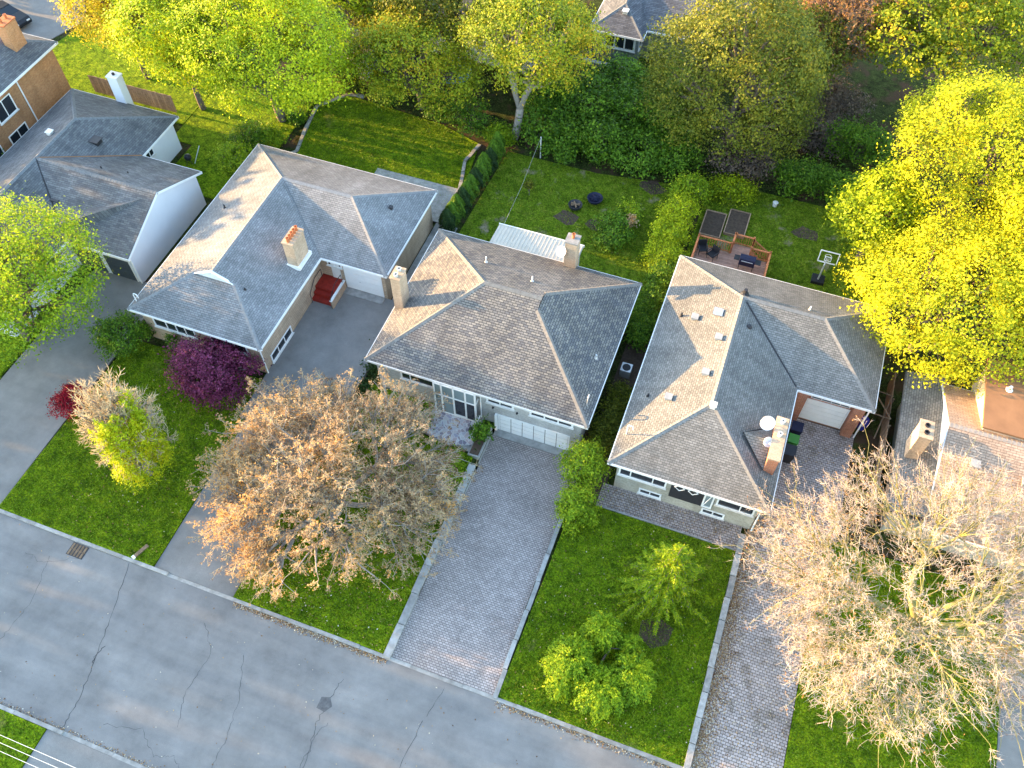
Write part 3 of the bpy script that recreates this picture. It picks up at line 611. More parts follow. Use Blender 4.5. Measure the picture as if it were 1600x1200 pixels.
# sunroom at the back
SR = thing('sunroom', 'white flat-roofed sunroom behind the tan and slate house', 'sunroom', (-13.2, 40.6, 0))
MB().prism(R4(-16.2, -10.3, 38.98, 41.9), 0, 2.5, False).build('wall', 'offwhite', SR)
m = MB(); z0_, z1_ = 2.75, 2.55
m.quad([(-16.45, 39.425, z0_), (-10.15, 39.425, z0_), (-10.15, 42.2, z1_), (-16.45, 42.2, z1_)]); m.prism([(-16.45, 39.425), (-10.15, 39.425), (-10.15, 42.2), (-16.45, 42.2)], 2.40, 2.545, False, True)
rs = m.build('roof', 'sunroof', SR)
for i in range(24):
    x = -16.35 + i * .265; MB().obox((x, 39.43, z0_), (1, 0, 0), Vector((0, 2.77, z1_ - z0_)).normalized(), Vector((0, .2, 2.77)).normalized(), 0, .05, 0, 2.76, .001, .035).build('roof_rib', 'sunroof', rs)
MB().box(-16.5, -10.1, 42.2, 42.26, 2.38, 2.6).build('gutter', 'white', SR)
for xx in (-10.28, -10.28): pass
window(SR, RIGHT(-10.3, 39.7, .9), 1.9, 1.2, (.95,))

# ---- R: house with brick piers and two dishes
HR = thing('bungalow', 'weathered grey hip roofed bungalow with buff front wall and wide chimney', 'house', (1.2, 34, 0))
e = 3.4; x0, x1, x2, y0, y1, y2, rz = -3.45, 5.93, 10.6, 25.64, 34.55, 42.9, 5.45; xr, yf, yb, xw = 1.25, 30.3, 38.85, 6.42
MB().prism([(x0 + .5, y0 + .42), (x1 - .5, y0 + .42), (x1 - .5, y2 - .5), (x0 + .5, y2 - .5)], -.05, e - .12, False).build('wall', 'brick_buff', HR)
MB().prism(R4(x1 - .49, x2 - .4, y1 + .42, y2 - .51), -.05, e - .12, False).build('wall', 'brick_red', HR)
A = (xr, yf, rz); B = (xr, yb, rz); Cc = (xw, yb, rz)
rR = roof(HR, [[(x0, y2, e), (x0, y0, e), A, B], [(x0, y0, e), (x1, y0, e), A], [(x1, y0, e), (x1, y1, e), B, A], [(x1, y1, e), (x2, y1, e), Cc, B], [(x2, y1, e), (x2, y2, e), Cc], [(x2, y2, e), (x0, y2, e), B, Cc]],
     [(x0, y0), (x1, y0), (x1, y1), (x2, y1), (x2, y2), (x0, y2)], e, 'sh_R', 'white', [(A, B), (B, Cc), (B, (x0, y2, e)), (A, (x0, y0, e)), (A, (x1, y0, e)), (Cc, (x2, y1, e)), (Cc, (x2, y2, e))], 'cap_R')
MB().tube([(xr + .3, yb - .28, rz - .09), (x1 - .1, y1 + .1, e + .05)], .06, 4).build('valley_flashing', 'dark', rR)
zl = lambda x: e + (x - x0) * (rz - e) / (xr - x0)
for (x, y) in ((-1.25, 37.0), (.5, 35.3), (.35, 32.5), (-1.3, 30.5)): boxvent(HR, x, y, zl(x), 'ventgrey')
boxvent(HR, .05, 37.4, zl(.05), 'metal', .22, .16); pipe(HR, -2.1, 37.2, zl(-2.1), .3, .06, 'dark'); pipe(HR, -2.5, 30.6, zl(-2.5), .25, .05, 'dark')
gooseneck(HR, -3.0, 27.7, 3.55, .9); boxvent(HR, 1.3, 30.1, rz - .1, 'offwhite', .15, .25); pipe(HR, 1.3, 39.2, rz - .1, .4, .13, 'dark'); pipe(HR, 5.4, 39.5, 5.1, .35, .05, 'offwhite')
MB().lathe((2.1, 36.9, rz - .42), [(.2, 0), (.16, .12), (.1, .2)], 10).build('roof_vent', 'dark', HR)
ch = chimney(HR, 5.3, 29.4, .6, 2.9, -.05, 5.1, 'brick_red', [(0, .2), (0, 1.1)], 'chim_cream', 'offwhite', .22, .13)
m = MB(); m.quad([(3.4, 29.4, 4.78), (4.99, 27.9, 3.85), (4.99, 29.4, 4.75)]); m.quad([(3.4, 29.4, 4.78), (4.99, 29.4, 4.75), (4.99, 30.9, 3.85)]); m.build('cricket', 'sh_R', rR)
MB().tube([(3.38, 29.3, 4.60), (4.95, 27.85, 3.87)], .05, 4).build('flashing', 'dark', rR); MB().tube([(3.38, 29.5, 4.60), (4.95, 30.95, 3.87)], .04, 4).build('flashing', 'dark', rR)
dish(HR, 4.45, 30.1, 5.4, .44, (.25, -.75, .6)); dish(HR, 4.7, 29.1, 5.0, .3, (.55, -.5, .65))
fw = y0 + .42
window(HR, FRONT(-2.75, fw, 1.85), 2.75, .9, (.65, 2.0)); window(HR, FRONT(3.15, fw, 1.85), 2.05, .9, (1.3,)); window(HR, FRONT(-1.35, fw, .42), 1.25, .36, (.62,)); window(HR, FRONT(2.5, fw, .42), 1.25, .36, (.62,))
MB().box(.35, 2.95, fw - .03, fw - .002, 1.0, 3.1).build('entry_recess', 'dark', HR)
for xx in (.85, 1.65):
    m = MB()
    for k in range(4):
        a = math.pi / 2 * k; b = a + math.pi / 2; c0 = Vector((xx, fw - .06, 2.35)); p = c0 + Vector((.3 * math.cos(a), 0, .3 * math.sin(a))); q = c0 + Vector((.3 * math.cos(b), 0, .3 * math.sin(b))); m.tube([p, q], .035, 4)
    m.build('diamond_light', 'white', HR)
dr = MB(); dr.box(2.32, 2.42, fw - .1, fw - .031, 1.1, 2.95); dr.box(2.82, 2.92, fw - .1, fw - .031, 1.1, 2.95); dr.box(2.42, 2.82, fw - .1, fw - .031, 2.85, 2.95); dr.box(2.42, 2.82, fw - .1, fw - .031, 1.1, 1.25)
dr = dr.build('storm_door', 'white', HR); MB().tube([(2.42, fw - .08, 1.3), (2.8, fw - .08, 2.85)], .035, 4).build('brace', 'white', dr); MB().box(2.42, 2.82, fw - .06, fw - .032, 1.25, 2.85).build('pane', 'glass_pale', dr)
yg = y1 + .42
flat_garage(HR, 6.85, 9.35, yg, .12, 2.2, 'white', 5)
for a, b in ((6.0, 6.72), (9.5, 10.15)): MB().box(a, b, yg - .45, yg - .004, -.04, 3.2).build('pier', 'brick_red', HR)
MB().tube([(10.35, y1 + .05, 3.2), (10.35, y1 + .05, .1)], .05, 6).build('downspout', 'white', HR); MB().tube([(5.55, y0 + .1, 3.2), (5.55, fw - .08, 3.0), (5.55, fw - .08, .1)], .05, 6).build('downspout', 'white', HR)
window(HR, FRONT(7.0, yg, 2.5), 2.3, .35, (.6, 1.2, 1.75), 'offwhite', 'glass', .04, False)

# ---- L2: white gable house
H2 = thing('house', 'white stucco gable house with dark slate roof and charcoal garage door', 'house', (-46, 34, 0))
e, rz = 3.0, 5.05; xa, xb, xc, yA, yB, y0, y1 = -54.1, -44.2, -39.1, 22.5, 44.05, 29.8, 39.16; xr, yr = -49.15, 34.48
MB().prism([(xa + .4, yA + .4), (xb - .4, yA + .4), (xb - .4, yB - .4), (xa + .4, yB - .4)], -.05, e - .1, False).build('wall', 'stucco', H2)
m = MB(); X = xc - .25; m.quad([(X, y0 + .4, -.05), (X, y1 - .4, -.05), (X, y1 - .4, e - .05), (X, yr, rz - .18), (X, y0 + .4, e - .05)]); m.quad([(xb - .39, y0 + .4, -.05), (X, y0 + .4, -.05), (X, y0 + .4, e - .05), (xb - .39, y0 + .4, e - .05)]); m.quad([(X, y1 - .4, -.05), (xb - .39, y1 - .4, -.05), (xb - .39, y1 - .4, e - .05), (X, y1 - .4, e - .05)])
m.build('gable_wall', 'stucco', H2)
P1, P2 = (xr, yB - 4.95, rz + .1), (xr, yA + 4.95, rz + .1); J = (xr, yr, rz + .1); G = (xc, yr, rz)
r2 = roof(H2, [[(xa, yB, e), (xa, yA, e), P2, P1], [(xa, yA, e), (xb, yA, e), P2], [(xb, yB, e), (xa, yB, e), P1], [(xb, yA, e), (xb, y0, e), J, P2], [(xb, y1, e), (xb, yB, e), P1, J], [(xb, y0, e), (xc, y0, e), G, J], [(xc, y1, e), (xb, y1, e), J, G]],
     [(xa, yA), (xb, yA), (xb, y0), (xc, y0), (xc, yr, rz), (xc, y1), (xb, y1), (xb, yB), (xa, yB)], e, 'sh_L2', 'white', [(P1, P2), (P1, (xa, yB, e)), (P1, (xb, yB, e)), (G, J), ], 'cap_dark')
MB().tube([J, (xb, y1, e + .03)], .05, 4).build('valley_flashing', 'copper', r2); MB().tube([J, (xb, y0, e + .03)], .05, 4).build('valley_flashing', 'dark', r2)
flat_garage(H2, -41.85, -39.75, y0 + .4, .05, 2.1, 'garage_dark', 4, 'offwhite'); flat_garage(H2, -44.5, -42.2, y0 + .4, .05, 2.1, 'garage_dark', 4, 'offwhite')
MB().tube([(xc - .1, y0 + .1, 2.85), (xc - .2, y0 + .3, 2.6), (xc - .2, y0 + .3, .1)], .05, 6).build('downspout', 'white', H2)
boxvent(H2, -46.3, 32.3, 3.9, 'dark', .25, .15); boxvent(H2, -47.0, 38.2, 4.25, 'dark', .28, .2); pipe(H2, -44.6, 35.6, 4.45, .35, .05, 'dark'); pipe(H2, -42.7, 36.0, 4.25, .3, .05, 'dark'); boxvent(H2, -50.3, 37.4, 4.75, 'offwhite', .18, .15)
chimney(H2, -49.2, 44.25, .9, .7, 0, 5.3, 'stucco', [(0, 0)], 'stucco', 'dark', .1); window(H2, RIGHT(xb - .4, 39.8, 1.9), .9, .7, (.45,))
# ---- brick two-storey house at the far left
HB = thing('house', 'two-storey orange brick house with grey roof at the upper left corner', 'house', (-61, 41, 0))
xb, yB, yA, e = -55.75, 46.1, 33.0, 5.6
MB().prism(R4(-67.5, xb - .4, yA + .4, yB - .4), -.05, e - .1, False).build('wall', 'brick_orange', HB)
P1, P2 = (-61.8, yB - 5.5, 8.2), (-61.8, yA + 5.5, 8.2)
roof(HB, [[(-67.9, yB, e), (-67.9, yA, e), P2, P1], [(-67.9, yA, e), (xb, yA, e), P2], [(xb, yA, e), (xb, yB, e), P1, P2], [(xb, yB, e), (-67.9, yB, e), P1]], R4(-67.9, xb, yA, yB), e, 'sh_L2', 'white', [(P1, P2), (P1, (xb, yB, e)), (P2, (xb, yA, e))], 'cap_dark')
chimney(HB, -57.5, 43.9, .9, 1.3, 5.6, 8.3, 'brick_orange', [(0, .3), (0, -.3)], 'terracotta')
for z in (3.4, .7):
    for y in (38.2, 35.2): window(HB, RIGHT(xb - .4, y, z), 1.9, 1.35, (.95,))
MB().tube([(xb - .3, 41.2, 5.4), (xb - .3, 41.2, .1)], .06, 6).build('downspout', 'white', HB)
# ---- R2: brown house at the right edge
H3 = thing('house', 'brown shingled house with white gable and flat dormer at right edge', 'house', (18, 33, 0))
gx, yr, rz = 14.55, 34.0, 4.9; yF, yB = 28.2, 38.3; ef, eb = 2.55, 3.1
MB().prism(R4(12.75, 30, 28.7, 37.9), -.05, 2.45, False).build('wall', 'brick_buff', H3)
m = MB(); m.quad([(12.3, 39.0, 2.55), (12.3, 28.6, 2.55), (gx + .12, 28.6, 3.05), (gx + .12, 39.0, 3.05)]); m.prism(R4(12.3, gx + .1, 28.6, 39.0), 2.35, 2.54, False, True); m.build('lower_roof', 'sh_R', H3)
MB().quad([(gx, yB - .1, 2.6), (gx, yF + .1, 2.2), (gx, yF + .1, ef - .08), (gx, yr, rz - .1), (gx, yB - .1, eb - .08)]).build('gable_wall', 'white', H3)
G0, G1 = (gx - .15, yr, rz), (31, yr, rz)
roof(H3, [[(gx - .15, yF, ef), (31, yF, ef), G1, G0], [(31, yB, eb), (gx - .15, yB, eb), G0, G1]], [(gx - .15, yF, ef), (31, yF, ef), (31, yr, rz), (31, yB, eb), (gx - .15, yB, eb), (gx - .15, yr, rz)], ef, 'sh_R2', 'white', [(G0, G1)], 'cap_R2')
dm = MB().box(16.25, 29, 34.35, 39.2, 2.6, 5.05).build('dormer', 'cream', H3); MB().box(16.1, 29.2, 34.2, 39.4, 5.051, 5.2).build('dormer_roof', 'copper', dm)
pipe(H3, 17.4, 37.4, 5.2, .3, .1, 'white'); boxvent(H3, 16.2, 32.2, 4.1, 'ventgrey', .2, .2); boxvent(H3, 19.0, 32.0, 4.05, 'ventgrey', .2, .2); pipe(H3, 15.3, 31.6, 3.85, .45, .05, 'dark')
chimney(H3, 13.15, 33.0, .7, 1.2, 0, 5.0, 'chim_cream', [(0, .25), (0, -.25)], 'chim_cream', 'dark', .06, .14)
# ---- grey house behind the thicket and low roofs behind the trees
HG = thing('house', 'grey sided house with charcoal hip roof behind the green thicket', 'house', (-12, 72, 0))
e, rz = 3.0, 5.2
MB().prism([(-16.8, 66.75), (-12.95, 66.75), (-12.95, 68.2), (-4.5, 68.2), (-4.5, 78), (-16.8, 78)], -.05, e - .1, False).build('wall', 'grey_siding', HG)
o_ = [(-17.3, 66.35), (-12.55, 66.35), (-12.55, 67.8), (-4, 67.8), (-4, 78.5), (-17.3, 78.5)]
A = (-14.9, 69.0, 4.25); B = (-14.9, 73.2, rz); Cc = (-8.5, 73.2, rz)
roof(HG, [[(-17.3, 78.5, e), (-17.3, 66.35, e), A, B], [(-17.3, 66.35, e), (-12.55, 66.35, e), A], [(-12.55, 66.35, e), (-12.55, 67.8, e), B, A], [(-12.55, 67.8, e), (-4, 67.8, e), Cc, B], [(-4, 67.8, e), (-4, 78.5, e), Cc], [(-4, 78.5, e), (-17.3, 78.5, e), B, Cc]], o_, e, 'sh_back', 'white', [(A, B), (B, Cc), (A, (-12.55, 66.35, e)), (A, (-17.3, 66.35, e))], 'cap_dark')
window(HG, FRONT(-15.9, 66.75, 1.5), 2.6, 1.25, (.85, 1.75), bar=.12); window(HG, RIGHT(-12.95, 66.95, 1.5), 1.0, 1.25, ()); boxvent(HG, -14.7, 68.2, 4.0, 'offwhite', .2, .12)
MB().tube([(-11.4, 67.75, 2.8), (-11.2, 68.1, 2.6), (-11.2, 68.1, .1)], .05, 6).build('downspout', 'white', HG)
wall_run('garden_wall', 'grey stone step below the window of the grey sided house', -17.5, -12.9, [65.3, 65.75], lambda y: .5, -.1)
HS = thing('house', 'low dark roofed house glimpsed between the trees at the back', 'house', (-27, 66, 0))
MB().prism(R4(-33.5, -21.5, 62.5, 72), -.05, 2.6, False).build('wall', 'offwhite', HS)
B, Cc = (-30.5, 67.2, 4.6), (-24.5, 67.2, 4.6)
roof(HS, [[(-34, 62, 2.7), (-21, 62, 2.7), Cc, B], [(-21, 62, 2.7), (-21, 72.4, 2.7), Cc], [(-21, 72.4, 2.7), (-34, 72.4, 2.7), B, Cc], [(-34, 72.4, 2.7), (-34, 62, 2.7), B]], R4(-34, -21, 62, 72.4), 2.7, 'sh_back', 'white', [(B, Cc)], 'cap_dark')
SH = thing('shed', 'garden shed with dark roof and white eave among the trees', 'shed', (-35.8, 58, 0))
MB().prism(R4(-37.2, -34.3, 56.7, 60), -.05, 2.2, False).build('wall', 'offwhite', SH)
roof(SH, [[(-37.5, 56.4, 2.2), (-34.0, 56.4, 2.2), (-34.0, 58.4, 3.0), (-37.5, 58.4, 3.0)], [(-34.0, 60.3, 2.2), (-37.5, 60.3, 2.2), (-37.5, 58.4, 3.0), (-34.0, 58.4, 3.0)]], [(-37.5, 56.4, 2.2), (-34, 56.4, 2.2), (-34, 58.4, 3.0), (-34, 60.3, 2.2), (-37.5, 60.3, 2.2), (-37.5, 58.4, 3.0)], 2.2, 'sh_back', 'white', (), None)
pool = MB().lathe((-27.6, 60.4, 0), [(1.6, 0), (1.6, .5), (1.5, .55), (1.45, .45)], 24).build('paddling_pool', 'pool', None, True, org=(-27.6, 60.4, 0)); tag(pool, 'round blue pool glimpsed through the trees at the back', 'pool')

# ------------------------------------------------------------------ deck, fences, yard things
DK = thing('deck', 'cedar deck with red balustrade behind the weathered grey bungalow', 'deck', (0, 44.8, 0))
dz = 1.1
for i in range(22):
    y = 42.95 + i * .165; MB().box(-2.85, 2.4, y, y + .15, dz - .04, dz).build('deck_board', 'deck', DK)
for i in range(6):
    y = 46.6 + i * .165; MB().box(-.35, 1.0, y, y + .15, dz - .045, dz - .005).build('deck_board', 'deck', DK)
MB().box(-2.8, 2.35, 43.1, 46.4, .0, dz - .06).build('skirt', 'wood', DK)
for i in range(4): MB().box(1.02 + .3 * i, 1.31 + .3 * i, 46.65, 47.5, dz - .25 * (i + 1) - .05, dz - .25 * (i + 1)).build('step', 'red_wood', DK)
def railing(a, b, z, h=1.0, drop=0):
    a, b = Vector((*a, z)), Vector((*b, z - drop)); L = (b - a).length; u = (b - a) / L; n = u.cross(Z).normalized()
    rl = MB().obox(a, u, Z, n, 0, L, h - .06, h, -.06, .06).obox(a, u, Z, n, 0, L, .1, .15, -.04, .04).build('railing', 'red_wood', DK)
    k = max(2, int(L / .16))
    for i in range(1, k): 
        p = a + u * (L * i / k); MB().box(p.x - .022, p.x + .022, p.y - .022, p.y + .022, p.z + .12, p.z + h - .06).build('baluster', 'red_wood', rl)
    for p in (a, b): MB().box(p.x - .06, p.x + .06, p.y - .06, p.y + .06, 0, p.z + h + .12).build('post', 'red_wood', DK)
railing((-2.8, 43.6), (-2.8, 46.5), dz); railing((-2.8, 46.55), (-.4, 46.55), dz); railing((-.35, 46.6), (-.35, 47.55), dz); railing((-.3, 47.55), (1.0, 47.55), dz); railing((1.05, 47.55), (2.3, 47.55), dz - .1, .95, .9); railing((1.0, 46.55), (2.35, 46.55), dz); railing((2.35, 46.5), (2.35, 43.1), dz)
def grill(name, label, x, y, z, mat='navy', rot=0.0, s=1.0):
    t = thing(name, label, 'barbecue', (x, y, z))
    MB().box(x - .55 * s, x + .55 * s, y - .28 * s, y + .28 * s, z + .45, z + .85).build('firebox', mat, t)
    m = MB(); pr = [(-.3, .86), (-.26, 1.05), (-.1, 1.18), (.12, 1.18), (.28, 1.02), (.3, .86)]
    for (a, c), (b, d) in zip(pr, pr[1:]): m.quad([(x - .55 * s, y + a * s, z + c), (x + .55 * s, y + a * s, z + c), (x + .55 * s, y + b * s, z + d), (x - .55 * s, y + b * s, z + d)])
    for sg in (-1, 1): m.quad([(x + sg * .55 * s, y + a * s, z + c) for a, c in pr][::sg])
    m.build('lid', mat, t); MB().tube([(x - .4, y - .36, z + .95), (x + .4, y - .36, z + .95)], .025, 6).build('handle', 'metal', t)
    for sx in (-1, 1):
        MB().box(x + sx * .75 * s - .19, x + sx * .75 * s + .19, y - .24, y + .24, z + .8, z + .84).build('side_shelf', 'dark', t)
        for sy in (-1, 1): MB().tube([(x + sx * .48, y + sy * .22, z), (x + sx * .48, y + sy * .22, z + .46)], .03, 6).build('leg', 'dark', t)
    return t
grill('barbecue', 'dark covered barbecue standing on the cedar deck', .95, 45.5, dz)
def patio_chair(label, x, y, z, a):
    t = thing('patio_chair', label, 'chair', (x, y, z), 'dark patio chairs on the deck'); c, s = math.cos(a), math.sin(a); u = Vector((c, s, 0)); v = Vector((-s, c, 0)); o = Vector((x, y, z))
    MB().obox(o, u, v, Z, -.3, .3, -.3, .3, .4, .47).build('seat', 'black', t); MB().obox(o, u, v, Z, -.3, .3, .27, .33, .471, 1.0).build('backrest', 'black', t)
    for i in (-1, 1):
        MB().obox(o, u, v, Z, i * .3 - .03, i * .3 + .03, -.28, .28, .62, .66).build('armrest', 'dark', t)
        for j in (-1, 1): MB().tube([o + u * i * .28 + v * j * .26, o + u * i * .28 + v * j * .26 + Z * .62], .025, 5).build('leg', 'dark', t)
patio_chair('dark patio chair in the left corner of the deck', -2.3, 45.9, dz, .4); patio_chair('dark patio chair beside the deck railing, second from the left corner', -1.5, 45.6, dz, -.5)
# raised beds
for i, (x, y, lab) in enumerate(((-2.2, 49.9, 'left wooden garden bed behind the cedar deck'), (-.5, 50.6, 'right wooden garden bed behind the cedar deck'))):
    t = thing('garden_bed', lab, 'garden bed', (x, y, .05), 'garden beds behind the deck')
    for a in (-1, 1):
        MB().box(x + a * .75 - .04, x + a * .75 + .04, y - 1.3, y + 1.3, .0, .3).build('board', 'fence', t); MB().box(x - .7, x + .7, y + a * 1.3 - .04, y + a * 1.3 + .04, .0, .29).build('board', 'fence', t)
    MB().box(x - .71, x + .71, y - 1.26, y + 1.26, 0, .22).build('soil', 'soil', t)
# basketball hoop
HP = thing('basketball_hoop', 'portable basketball hoop with clear white-lined backboard on the back lawn', 'hoop', (6.1, 47.6, .05))
MB().box(5.65, 6.55, 46.7, 47.5, .05, .3).build('base', 'black', HP); MB().tube([(6.1, 47.0, .3), (6.15, 47.3, 1.5), (6.2, 47.6, 1.9)], .06, 8).build('pole', 'metal', HP)
bb = MB(); 
for a, b, c, d in ((5.6, 6.95, 1.5, 1.56), (5.6, 6.95, 2.33, 2.39), (5.6, 5.66, 1.56, 2.33), (6.89, 6.95, 1.56, 2.33), (6.03, 6.5, 1.66, 1.7), (6.03, 6.5, 1.95, 1.99), (6.03, 6.07, 1.7, 1.95), (6.46, 6.5, 1.7, 1.95)): bb.obox((0, 47.1, 0), (1, 0, 0), (0, .3, 1), (0, -1, .3), a, b, c, d, -.03, .03)
bb = bb.build('backboard_frame', 'white', HP)
m = MB(); ring = [(6.27 + .23 * math.cos(t), 47.95 + .23 * math.sin(t), 1.75) for t in [i * math.pi / 8 for i in range(17)]]; m.tube(ring, .02, 5); m.build('rim', 'offwhite', bb)
MB().tube([(6.2, 47.55, 1.85), (6.27, 47.72, 1.75)], .02, 5).build('bracket', 'metal', HP)
pot = MB().lathe((1.8, 53.6, .05), [(.16, 0), (.2, .35), (.22, .36), (.18, .34)], 12).build('plant_pot', 'offwhite', None, True, org=(1.8, 53.6, .05)); tag(pot, 'pale pot at the edge of the back lawn', 'pot')
# bins beside right garage
def bin_(label, x, y, mat, h=1.05, r=.3, lid='black', name='wheelie_bin'):
    t = thing(name, label, 'bin', (x, y, .03), 'bins beside the garage'); m = MB()
    b0 = [(x - r * .8, y - r * .8), (x + r * .8, y - r * .8), (x + r * .8, y + r * .8), (x - r * .8, y + r * .8)]; b1 = [(x - r, y - r), (x + r, y - r), (x + r, y + r), (x - r, y + r)]
    for i in range(4): m.quad([(*b0[i], .05), (*b0[(i + 1) % 4], .05), (*b1[(i + 1) % 4], h), (*b1[i], h)])
    m.quad([(*p, .05) for p in b0][::-1]); m.build('body', mat, t); m = MB(); m.obox((x, y, h), (1, 0, 0), (0, 1, .05), (0, 0, 1), -r * 1.08, r * 1.08, -r * 1.08, r * 1.08, .001, .07); m.build('lid', lid, t)
    MB().tube([(x - r * .8, y + r * 1.15, h - .05), (x + r * .8, y + r * 1.15, h - .05)], .025, 6).build('handle', 'black', t)
    for s in (-1, 1): MB().lathe((x + s * r * .7, y + r * .85, .13), [(.1, -.03), (.1, .03)], 10, (1, 0, 0)).build('wheel', 'rubber', t)
bin_('black wheelie bin nearest the wide chimney', 6.6, 31.6, 'black', 1.1, .36); bin_('green wheelie bin between the black bins by the brick pier', 6.7, 32.6, 'green_plastic', .95, .3, 'green_plastic'); bin_('dark blue wheelie bin next to the right garage door', 6.75, 33.5, 'navy', 1.05, .33, 'navy')
brl = MB().lathe((10.7, 35.6, 0), [(.26, 0), (.3, .2), (.31, .5), (.3, .8), (.26, .95), (.24, .93)], 16).build('rain_barrel', 'blue_plastic', None, True, org=(10.7, 35.6, 0)); tag(brl, 'bright blue barrel beside the brick garage pier', 'barrel')
# fire bowls on the middle back lawn
for x, y, lab, mt, r in ((-12.5, 48.0, 'dark fire pit on bare patch of back lawn', 'dark', .55), (-11.3, 49.2, 'navy covered fire pit beside the dark one on the lawn', 'navy', .62)):
    t = thing('fire_pit', lab, 'fire pit', (x, y, .05)); MB().lathe((x, y, .05), [(r * .55, .12), (r * .9, .3), (r, .5), (r * .93, .5), (r * .5, .34)], 14).build('bowl', mt, t)
    m = MB()
    for k in range(6):
        a = rnd.uniform(0, 6.28); p = Vector((x, y, .5)); m.tube([p + Vector((math.cos(a), math.sin(a), 0)) * r * .6, p - Vector((math.cos(a), math.sin(a), 0)) * r * .6 + Z * rnd.uniform(0, .15)], .06, 6)
    m.build('log', 'wood' if mt == 'dark' else 'navy', t)
    for k in range(3): a = k * 2.1; MB().tube([(x + r * .6 * math.cos(a), y + r * .6 * math.sin(a), .05), (x + r * .7 * math.cos(a), y + r * .7 * math.sin(a), .3)], .03, 5).build('leg', 'dark', t)
# clothes line
CL = thing('clothesline', 'thin clothesline strung from the sunroom corner across the lawn', 'clothesline', (-16.3, 47, .05))
MB().tube([(-16.9, 52.6, 0), (-16.9, 52.6, 2.1)], .05, 6).build('post', 'offwhite', CL); MB().tube([(-16.2, 42.2, 2.4), (-16.5, 47, 1.95), (-16.9, 52.6, 2.1)], .012, 4).build('line', 'concrete', CL)
# fence between the two right lots, with leaning frame
FE = thing('board_fence', 'brown board fence between the right driveway and brown house', 'fence', (12.0, 36, 0))
for i in range(46):
    y = 28.8 + i * .235; MB().box(11.93, 11.97, y, y + .215, .05, 1.55 + rnd.uniform(-.04, .04)).build('fence_board', 'fence', FE)
for i in range(6): MB().box(11.98, 12.08, 28.8 + i * 2.1, 28.9 + i * 2.1, 0, 1.65).build('post', 'wood', FE)
for z in (.4, 1.2): MB().box(11.975, 12.03, 28.85, 39.5, z, z + .09).build('rail', 'wood', FE)
FB = thing('lattice_gate', 'weathered wooden gate frame in the passage beside the brick garage', 'gate', (11.2, 36.4, 0))
for p, q in (((10.75, 37.6, 1.6), (12.0, 37.4, 1.7)), ((10.75, 35.9, 1.4), (12.0, 35.6, 1.7)), ((10.75, 37.6, 1.6), (12.0, 35.6, 1.7)), ((11.9, 37.4, 1.7), (11.4, 34.4, .9)), ((10.75, 35.9, 1.4), (10.75, 37.6, 1.6))): MB().tube([p, q], .045, 5).build('bar', 'wood', FB)
for x, y in ((10.75, 37.6), (10.75, 35.9)): MB().box(x - .05, x + .05, y - .05, y + .05, 0, 1.65).build('post', 'wood', FB)
FL = thing('board_fence', 'brown garden fence behind the white stucco gable house', 'fence', (-50, 47.5, 0))
for i in range(34): x = -55.5 + i * .24; MB().box(x, x + .2, 47.3, 47.35, .05, 1.7 + rnd.uniform(-.03, .03)).build('fence_board', 'fence', FL)
for z in (.5, 1.3): MB().box(-55.5, -47.4, 47.351, 47.42, z, z + .09).build('rail', 'wood', FL)
FK = thing('board_fence', 'long dark fence along the back of the shaded yards', 'fence', (4, 60, 0))
for i in range(80): x = -3.5 + i * .24; MB().box(x, x + .22, 63.0, 63.04, .05, 1.6 + rnd.uniform(-.03, .03)).build('fence_board', 'wood', FK)
for z in (.5, 1.3): MB().box(-3.5, 15.6, 63.041, 63.1, z, z + .09).build('rail', 'wood', FK)
# kettle barbecue and wheelbarrow like dark thing near L2 back corner
BK = thing('kettle_barbecue', 'black kettle barbecue behind the white stucco gable house', 'barbecue', (-42.9, 42.2, .06)); MB().lathe((-42.9, 42.2, .75), [(.08, -.28), (.24, -.18), (.3, 0), (.29, .05), (.22, .2), (.05, .28)], 14).build('bowl', 'black', BK, True)
for k in range(3): a = k * 2.1; MB().tube([(-42.9 + .3 * math.cos(a), 42.2 + .3 * math.sin(a), .06), (-42.9 + .1 * math.cos(a), 42.2 + .1 * math.sin(a), .6)], .02, 5).build('leg', 'dark', BK)
MB().tube([(-42.6, 42.4, .06), (-42.1, 43.0, 1.5)], .03, 5).build('handle', 'offwhite', BK)
AC = thing('air_conditioner', 'grey air conditioner between the middle house and right bungalow', 'air conditioner', (-4.6, 34.5, 0)); MB().box(-4.95, -4.25, 34.1, 34.8, .02, .75).build('case', 'metal', AC); MB().lathe((-4.6, 34.45, .751), [(.28, 0), (.28, .02), (.1, .03)], 14).build('fan_grille', 'dark', AC)
# edging stones round the left back lawn
ed = thing('garden_edging', 'curving pale stone edging round the sunlit back lawn', 'edging', (-29, 52, 0))
def edge_run(t, pts, step=.55):
    for (ax, ay), (bx, by) in zip(pts, pts[1:]):
        L = math.hypot(bx - ax, by - ay); k = max(1, int(L / step)); u = Vector(((bx - ax) / L, (by - ay) / L, 0)); n = Vector((-u.y, u.x, 0))
        for i in range(k):
            p = Vector((ax, ay, 0)) + u * (L * (i + .5) / k); MB().obox(p, u, n, Z, -L / k * .46, L / k * .46, -.13, .13, -.02, .17 + rnd.uniform(-.03, .04)).build('edging_stone', 'stone', t)
edge_run(ed, [(-37.2, 44.5), (-35.6, 46.4), (-36.2, 49), (-36.7, 52.1), (-34.9, 54.4), (-33.5, 54.6)])
ed2 = thing('garden_edging', 'pale stone edging between the back lawn and cedar hedge', 'edging', (-21.8, 48, 0)); edge_run(ed2, [(-22.0, 52.3), (-22.4, 50.0), (-21.9, 48.2), (-21.5, 46.5), (-21.6, 44.2)])
